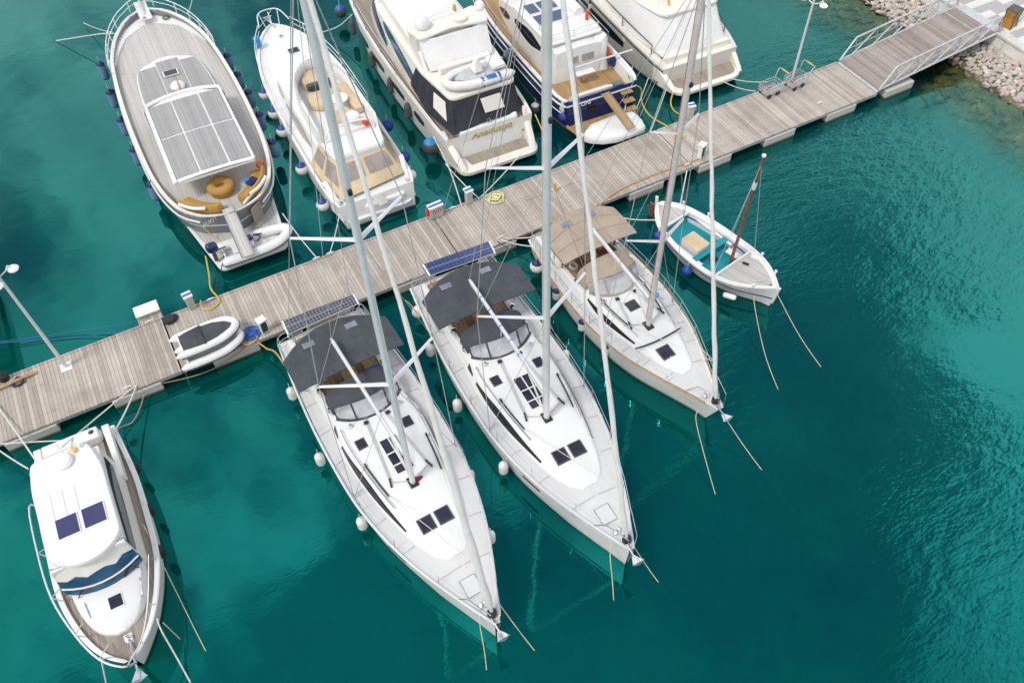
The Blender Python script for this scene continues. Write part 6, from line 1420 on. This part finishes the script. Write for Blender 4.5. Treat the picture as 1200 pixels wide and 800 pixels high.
# ------------------------------------------------------------------ the two inflatables stacked on the pier
for k, (x, y, z, rz, lb) in enumerate(((-1.9, 23.35, PZ+.05, .02, 'white inflatable dinghy underneath, lying on the near edge of the pier'), (-1.9, 23.66, PZ+.42, .02, 'white inflatable dinghy with charcoal cover, on top of the other inflatable'))):
    d_ = thing('inflatable_dinghy', lb, 'dinghy', (x, y, z), rz, 'inflatables stacked on the pier')
    inflatable(d_, 2.3, 1.3, .175, 'hypalon', 'hypalon', 'ropedk', zup=.09)
    if k:
        rg = []
        for xx, hw_, zt in ((.05, .46, .38), (.3, .48, .42), (.9, .50, .45), (.95, .50, .42), (1.45, .46, .42), (1.85, .32, .39), (2.06, .10, .35)):
            rg.append([Vector((xx, hw_*t_, zt-.10*abs(t_)**3)) for t_ in lin(-1, 1, 9)])
        mb = MB(); mb.rings(rg, False); mb.rings([[p-Vector((0, 0, .03)) for p in r_] for r_ in rg], False); mb.build('cover', 'can_grey', d_, 50)
        MB().tube(cr([(.92, -.54, .38), (.92, 0, .46), (.92, .54, .38)], 4), .018, 5).build('strap', 'black', d_)
# ------------------------------------------------------------------ fenders
ordn = ['first', 'second', 'third', 'fourth', 'fifth', 'sixth', 'seventh']
def fender(u, v, z, kind, mat, label, r=None, h=None, cap=None, group=None):
    p = at(u, v, z); f = thing('fender', label, 'fender', p, 0, group)
    if kind == 'ball':
        r = r or .27
        MB().lathe([(.01, -r), (r*.38, -r*.93), (r*.71, -r*.71), (r*.93, -r*.38), (r, 0), (r*.93, r*.38), (r*.71, r*.71), (r*.38, r*.95), (r*.22, r*1.12), (.01, r*1.16)], (0, 0, 0), 18).build('body', mat, f, 60)
        if cap: MB().lathe([(r*.76, r*.70), (r*.72, r*.78), (r*.42, r*1.0), (r*.26, r*1.18), (.01, r*1.24)], (0, 0, .004), 16).build('cap', cap, f, 60)
        t_ = r*1.15
    else:
        r = r or .15; h = h or .62
        MB().lathe([(.01, -h/2), (r*.6, -h/2+.01), (r*.95, -h/2+r*.6), (r, -h/2+r), (r, h/2-r), (r*.95, h/2-r*.6), (r*.55, h/2-.01), (r*.25, h/2+.06), (.01, h/2+.07)], (0, 0, 0), 16).build('body', mat, f, 60)
        if cap: MB().lathe([(r*1.0, h/2-r*.66), (r*.97, h/2-r*.5), (r*.58, h/2+.0), (r*.28, h/2+.07), (.01, h/2+.08)], (0, 0, .003), 16).build('cap', cap, f, 60)
        t_ = h/2+.06
    MB().tube([(0, 0, t_), (0, 0, t_+.28)], .014, 5).build('lanyard', 'ropew', f)
    return f
def row(lst, z, kind, mat, text, group, **kw):
    for k, (u, v) in enumerate(lst): fender(u, v, z, kind, mat, text.format(ordn[k]), group=group, **kw)
row([(342, 461), (375, 611), (424, 613)][0:1], .65, 'cyl', 'fwhite', 'white cylinder fender under the canopy corner of the sailing yacht with dark grey panels', 'white sailing yacht fenders', r=.17, h=.66)
row([(375, 538), (424, 613)], .62, 'cyl', 'fwhite', '{0} white cylinder fender from the stern on the left of the dark grey panel yacht', 'white sailing yacht fenders', r=.17, h=.66)
row([(551, 558), (575, 629)], .80, 'cyl', 'fwhite', '{0} white cylinder fender toward the bow on the right of the dark grey panel yacht', 'white sailing yacht fenders', r=.16, h=.66)
row([(504, 410), (536, 475), (590, 548)], .62, 'cyl', 'fwhite', '{0} white cylinder fender toward the bow on the left of the blue panel yacht', 'white sailing yacht fenders', r=.17, h=.66)
fender(490, 365, .6, 'ball', 'fwhite', 'white round fender at the stern corner of the yacht with blue solar panels', .26, group='white sailing yacht fenders')
row([(663, 417), (701, 491)], .85, 'cyl', 'fwhite', '{0} white cylinder fender toward the bow on the right of the blue panel yacht', 'white sailing yacht fenders', r=.15, h=.6)
fender(629, 312, .55, 'ball', 'fwhite', 'white ball fender with navy top at the stern of the beige canopy yacht', .30, cap='fnavy')
row([(652, 345), (682, 381), (710, 409)], .6, 'cyl', 'fwhite', '{0} white and navy cylinder fender from the stern of the beige canopy yacht', 'navy topped fenders of the beige canopy yacht', r=.16, h=.6, cap='fnavy')
row([(157, 549), (174, 598), (187, 646)], .75, 'cyl', 'fblack', '{0} black fender from the stern along the right side of the lower left cruiser', 'black fenders of the cruiser', r=.17, h=.6)
fender(111, 512, 1.25, 'ball', 'fwhite', 'white round fender at the stern of the lower left cruiser', .30, cap='black')
row([(121, 83), (132, 116), (145, 148), (160, 183), (180, 224)], .85, 'cyl', 'fblue', '{0} faded blue fender from the bow on the left side of the broad trawler', 'faded blue fenders of the trawler', r=.21, h=1.0, cap='fnavy')
row([(268, 73), (280, 95), (293, 116), (306, 142), (321, 174)], .85, 'cyl', 'fblue', '{0} faded blue fender from the bow on the right side of the broad trawler', 'faded blue fenders of the trawler', r=.21, h=1.0, cap='fnavy')
row([(310, 111), (321, 133), (331, 154), (353.6, 198), (378, 240)], .75, 'ball', 'fwhite', '{0} white ball fender with blue top from the bow of the sand cushioned yacht', 'white ball fenders of the flybridge yacht', r=.29, cap='froyal')
row([(454, 147), (473, 184)], .75, 'ball', 'froyal', '{0} royal blue ball fender toward the pier on the right of the sand cushioned yacht', 'blue ball fenders of the flybridge yacht', r=.30)
fender(482, 205, .8, 'ball', 'fwhite', 'white ball fender at the right stern corner of the sand cushioned yacht', .24)
fender(399, 14, .75, 'ball', 'fdark', 'dark grey ball fender with blue top near the bow of the black covered yacht', .34, cap='blue')
fender(504.5, 172, .75, 'ball', 'fdark', 'dark grey ball fender with bright blue top at the stern of the black covered yacht', .40, cap='cyan')
row([(413, 32), (436, 70), (458, 100), (478, 130)], .85, 'cyl', 'fgrey', '{0} grey green fender from the bow along the left of the black covered yacht', 'covered fenders of the black covered yacht', r=.18, h=.85)
fender(627, 127, .75, 'ball', 'fdark', 'dark ball fender with white top at the right stern of the black covered yacht', .26, cap='gel')
fender(661, 135, .75, 'ball', 'fpurple', 'violet blue ball fender at the left stern corner of the navy hulled yacht', .30)
fender(735.5, 112, .75, 'ball', 'fpurple', 'violet blue ball fender at the right stern corner of the navy hulled yacht', .34)
row([(692, 7), (733, 45)], 1.35, 'cyl', 'fwhite', '{0} small white fender from the top along the rail of the canvas closed yacht', 'white fenders of the canvas closed yacht', r=.13, h=.5, cap='fnavy')
fender(805, 317, .45, 'ball', 'froyal', 'blue ball fender on the near side of the small wooden boat', .22)
fender(771, 276, .5, 'ball', 'froyal', 'blue ball fender at the stern of the small wooden boat', .20)
for (u, v, lb) in ((887, 302, 'white sausage fender lying on the far rail of the wooden boat beside the foredeck'), (855, 347, 'white sausage fender lying along the near side of the wooden boat')):
    p = at(u, v, .85 if v < 320 else .55); f = thing('fender', lb, 'fender', p, math.radians(-60), None); MB().lathe([(.01, -.28), (.09, -.26), (.12, -.18), (.12, .18), (.09, .26), (.01, .28)], (0, 0, 0), 12, (1, 0, .15)).build('body', 'fwhite', f, 60)
# ------------------------------------------------------------------ mooring lines, hoses
def rope(pts, mat, r, label, cat='mooring line', sag=0., name='mooring_line', smooth=True):
    """pts: (u, v, height) or points in the scene"""
    P_ = [at(*p) if not isinstance(p, Vector) else p for p in pts]
    if len(P_) == 2:
        a, b = P_; P_ = [a.lerp(b, t/10)-Vector((0, 0, sag*4*(t/10)*(1-t/10))) for t in range(11)]
    elif smooth: P_ = cr(P_, 6)
    r_ = r
    if P_[-1].z < 0:
        d = (P_[-1]-P_[-2]).normalized(); d = Vector((d.x, d.y, min(d.z, -.25)))
        P_ = P_+[P_[-1]+d*k*.45 for k in range(1, 9)]; n_ = len(P_)
        r_ = [r*(1 if p.z > 0 else max(.15, 1+p.z*.75)) for p in P_]
    return tag(MB().tube(P_, r_, 6).build(name, mat), label, cat)
rope([(563, 712, 1.42), (562, 729, 1.2), (568, 765, .4), (572, 803, -.4)], 'ropey', .015, 'straw coloured bow line hanging straight down from the yacht with dark grey solar panels')
rope([(585, 707, 1.35), (634, 771, -.2)], 'ropey', .015, 'straw coloured bow line running right from the yacht with dark grey solar panels', sag=.1)
rope([(716, 636, 1.42), (715, 652, 1.2), (718, 685, .4), (720, 720, -.4)], 'ropey', .015, 'straw coloured bow line hanging down from the yacht with blue solar panels')
rope([(738, 632, 1.35), (778, 690, -.2)], 'ropey', .015, 'straw coloured bow line running right from the yacht with blue solar panels', sag=.1)
rope([(818, 480, 1.36), (816, 495, 1.1), (830, 550, .35), (848, 612, -.4)], 'ropey', .014, 'straw coloured bow line hanging down from the beige canopy yacht')
rope([(838, 470, 1.3), (906, 567, -.2)], 'ropey', .015, 'straw coloured bow line running right from the beige canopy yacht', sag=.15)
rope([(886, 347, 1.0), (884, 356, .8), (898, 420, .25), (927, 492, -.25)], 'ropey', .015, 'straw coloured line curving down from the bow of the wooden boat')
rope([(906, 335, 1.1), (938, 395, .4), (977, 450, -.25)], 'ropey', .015, 'straw coloured line running right from the bow of the wooden boat')
rope([(184, 724, 1.36), (189, 738, 1.15), (206, 768, .5), (226, 804, -.1)], 'ropew', .026, 'white bow line running down to the lower edge from the cruiser')
rope([(119, 774, 1.4), (125, 803, .1)], 'ropew', .026, 'white bow line straight down from the round bow of the cruiser')
rope([(168, 614, 1.3), (205, 690, .5), (256, 792, -.2)], 'ropey', .015, 'long straw line from the right side of the cruiser into the water')
rope([(191, 729, 1.3), (211, 748, .2)], 'ropey', .015, 'short straw line below the right bow of the cruiser')
rope([(48, 548, 1.3), (-4, 474, PZ+.1)], 'ropew', .030, 'taut white stern line from the cruiser up to the left end of the pier', sag=.1)
rope([(33, 549, 1.3), (-6, 524, PZ+.1)], 'ropew', .028, 'short white stern line at the left edge below the pier', sag=.1)
rope([(72, 524, 1.9), (110, 492, 1.1), (158, 452, PZ+.1)], 'ropew', .028, 'white stern line curving from the cruiser roof to the near pier edge')
rope([(132, 509, 1.35), (160, 451, PZ+.1)], 'ropew', .034, 'thick white stern line from the right stern of the cruiser to the pier', sag=.1)
rope([(-4, 520, .9), (50, 517, .8), (103, 515, 1.2)], 'ropew', .026, 'white line lying flat across the gap behind the cruiser')
rope([(152, 455, PZ+.05), (168, 462, .3), (157, 492, .1), (142, 500, .15), (134, 508, 1.0)], 'roper', .02, 'tan rope hanging in a loop below the pier edge', 'rope', name='rope')
rope([(160, 452, PZ+.05), (200, 447, .3), (250, 432, .25), (296, 402, PZ+.03)], 'roper', .02, 'tan rope slung along the near side of the pier below the inflatables', 'rope', name='rope')
rope([(297, 396, PZ+.05), (312, 408, .5), (322, 412, .7), (334, 428, 1.2)], 'ropeor', .035, 'orange rope from the blue hose coil to the stern of the dark grey panel yacht', 'rope', name='rope')
rope([(318, 383, PZ+.05), (335, 376, PZ+.04), (352, 378, PZ+.04)], 'ropeor', .02, 'orange line on the planks behind the dark grey solar panels', 'rope', name='rope')
rope([(-5, 401, .25), (80, 390, .1), (165, 376, PZ-.1)], 'ropebl', .017, 'blue line from the small platform to the left edge, upper of two')
rope([(-5, 402, .25), (90, 395, .05), (168, 384, PZ-.1)], 'ropebl', .017, 'blue line from the small platform to the left edge, lower of two')
rope([(241, 300, .7), (245, 322, .4), (247, 338, PZ+.05), (257, 352, PZ+.05), (247, 362, PZ+.05), (237, 360, PZ+.05), (235, 352, PZ+.35)], 'ropeyel', .035, 'yellow hose hanging from the trawler stern to the pedestal on the pier', 'hose', name='hose')
rope([(236, 264, 1.3), (252, 279, .6), (262, 284, .5)], 'ropeyel', .03, 'yellow line on the left of the trawler stern platform', 'rope', name='rope')
rope([(302, 224, 1.7), (304, 245, 1.1), (305, 258, .5)], 'ropeyel', .03, 'yellow line hanging beside the open stern door of the trawler', 'rope', name='rope')
rope([(262, 300, .9), (248, 351, PZ+.1)], 'ropedk', .02, 'dark stern line from the left of the trawler platform to the pier', sag=.15)
rope([(331, 250, 1.2), (372, 303, PZ+.1)], 'ropew', .022, 'grey white stern line from the right of the trawler platform to the pier', sag=.15)
rope([(398, 250, 1.0), (386, 298, PZ+.1)], 'ropew', .022, 'white stern line from the left stern of the sand cushioned yacht', sag=.1)
rope([(476, 212, 1.1), (500, 222, .4), (531, 243, PZ+.1)], 'ropebl', .02, 'blue stern line from the right stern of the sand cushioned yacht')
rope([(508, 160, 1.7), (527, 199, 1.0), (541, 241, PZ+.1)], 'ropew', .026, 'white stern line from the left quarter of the black covered yacht', sag=.05)
rope([(522, 192, .9), (562, 233, PZ+.1)], 'ropew', .026, 'short white stern line crossing below the platform of the black covered yacht', sag=.1)
rope([(612, 178, .9), (563, 231, PZ+.1)], 'ropew', .026, 'white stern line from the right corner of the black covered yacht to the yellow hose', sag=.1)
rope([(627, 134, 1.6), (636, 155, 1.0), (640, 172, .5)], 'ropeyel', .03, 'yellow line at the right stern quarter of the black covered yacht', 'rope', name='rope')
rope([(736, 88, 1.7), (741, 98, 1.2), (751, 104, .8), (752, 120, .4), (762, 136, .35), (782, 148, PZ+.05)], 'ropeyel', .036, 'thick yellow hose looping from the navy hulled yacht to the pier', 'hose', name='hose')
rope([(789, 108, .5), (786, 120, .3), (790, 130, .35), (800, 134, PZ+.1), (816, 128, PZ+.4)], 'ropeyel', .036, 'yellow hose hanging from the canvas closed yacht to the pier', 'hose', name='hose')
rope([(741, 78, 1.6), (728, 152, PZ), ], 'ropew', .02, 'grey white line from the right rail of the navy hulled yacht to the pier', sag=.1)
rope([(760, 91, 1.0), (748, 122, .6), (733, 150, PZ+.05)], 'ropew', .022, 'grey white line from the canvas closed yacht slanting down left to the pier')
rope([(781, 104, .6), (762, 155, PZ+.05)], 'ropew', .022, 'grey white line under the corner of the canvas closed yacht platform', sag=.05)
rope([(856, 92, .6), (900, 96, PZ+.1)], 'ropew', .02, 'pale blue line from the canvas closed yacht to the luggage carts, upper of two', sag=.1)
rope([(848, 96, .6), (885, 107, PZ+.1)], 'ropew', .02, 'pale blue line from the canvas closed yacht to the luggage carts, lower of two', sag=.1)
rope([(702, 240, PZ+.05), (725, 223, PZ+.05), (760, 207, PZ+.05), (790, 196, PZ+.05), (822, 185, PZ+.06)], 'ropeor', .034, 'long orange yellow hose along the near edge of the pier behind the beige canopy', 'hose', name='hose')
rope([(587, 281, PZ+.08), (631, 289, 1.0)], 'ropew', .026, 'white stern line from the cleat to the beige canopy yacht', sag=.1)
rope([(590, 279, PZ+.08), (612, 279, .6), (632, 277, 1.1)], 'ropew', .026, 'white stern line lying higher, from the cleat to the beige canopy yacht')
rope([(705, 243, PZ+.05), (733, 256, .4), (768, 258, .9)], 'ropew', .028, 'pinkish white stern line curving from the pier corner to the wooden boat')
rope([(805, 200, PZ+.05), (797, 241, .9)], 'ropew', .028, 'white stern line from the pier cleat straight to the wooden boat', sag=.05)
rope([(583, 283, PZ+.05), (606, 300, .6), (620, 330, .3)], 'ropedk', .018, 'dark slack line under the pier edge beside the blue solar panels', 'rope', name='rope')
rope([(475, 352, PZ), (482, 358, .7), (491, 372, 1.2)], 'ropeor', .022, 'short orange stern line of the yacht with blue solar panels')
rope([(318, 11, 1.9), (300, 36, .6)], 'ropew', .02, 'white bow line from the rail of the sand cushioned yacht toward the trawler', sag=.1)
rope([(138, 40, 1.9), (118, 40, 1.3), (66, 48, .05)], 'ropew', .03, 'cream bow line of the trawler reaching left into the water')
rope([(132, 38, 1.9), (98, 27, .2)], 'ropew', .02, 'thin white bow line of the trawler, upper of two', sag=.1)
rope([(413, 17, 1.7), (395, 32, .7), (370, 40, .05)], 'ropew', .03, 'white bow line of the black covered yacht dipping into the water')
rope([(222, 12, 2.0), (226, -4, 1.6)], 'ropew', .02, 'thin line leaving the trawler bow at the top edge', sag=.02)
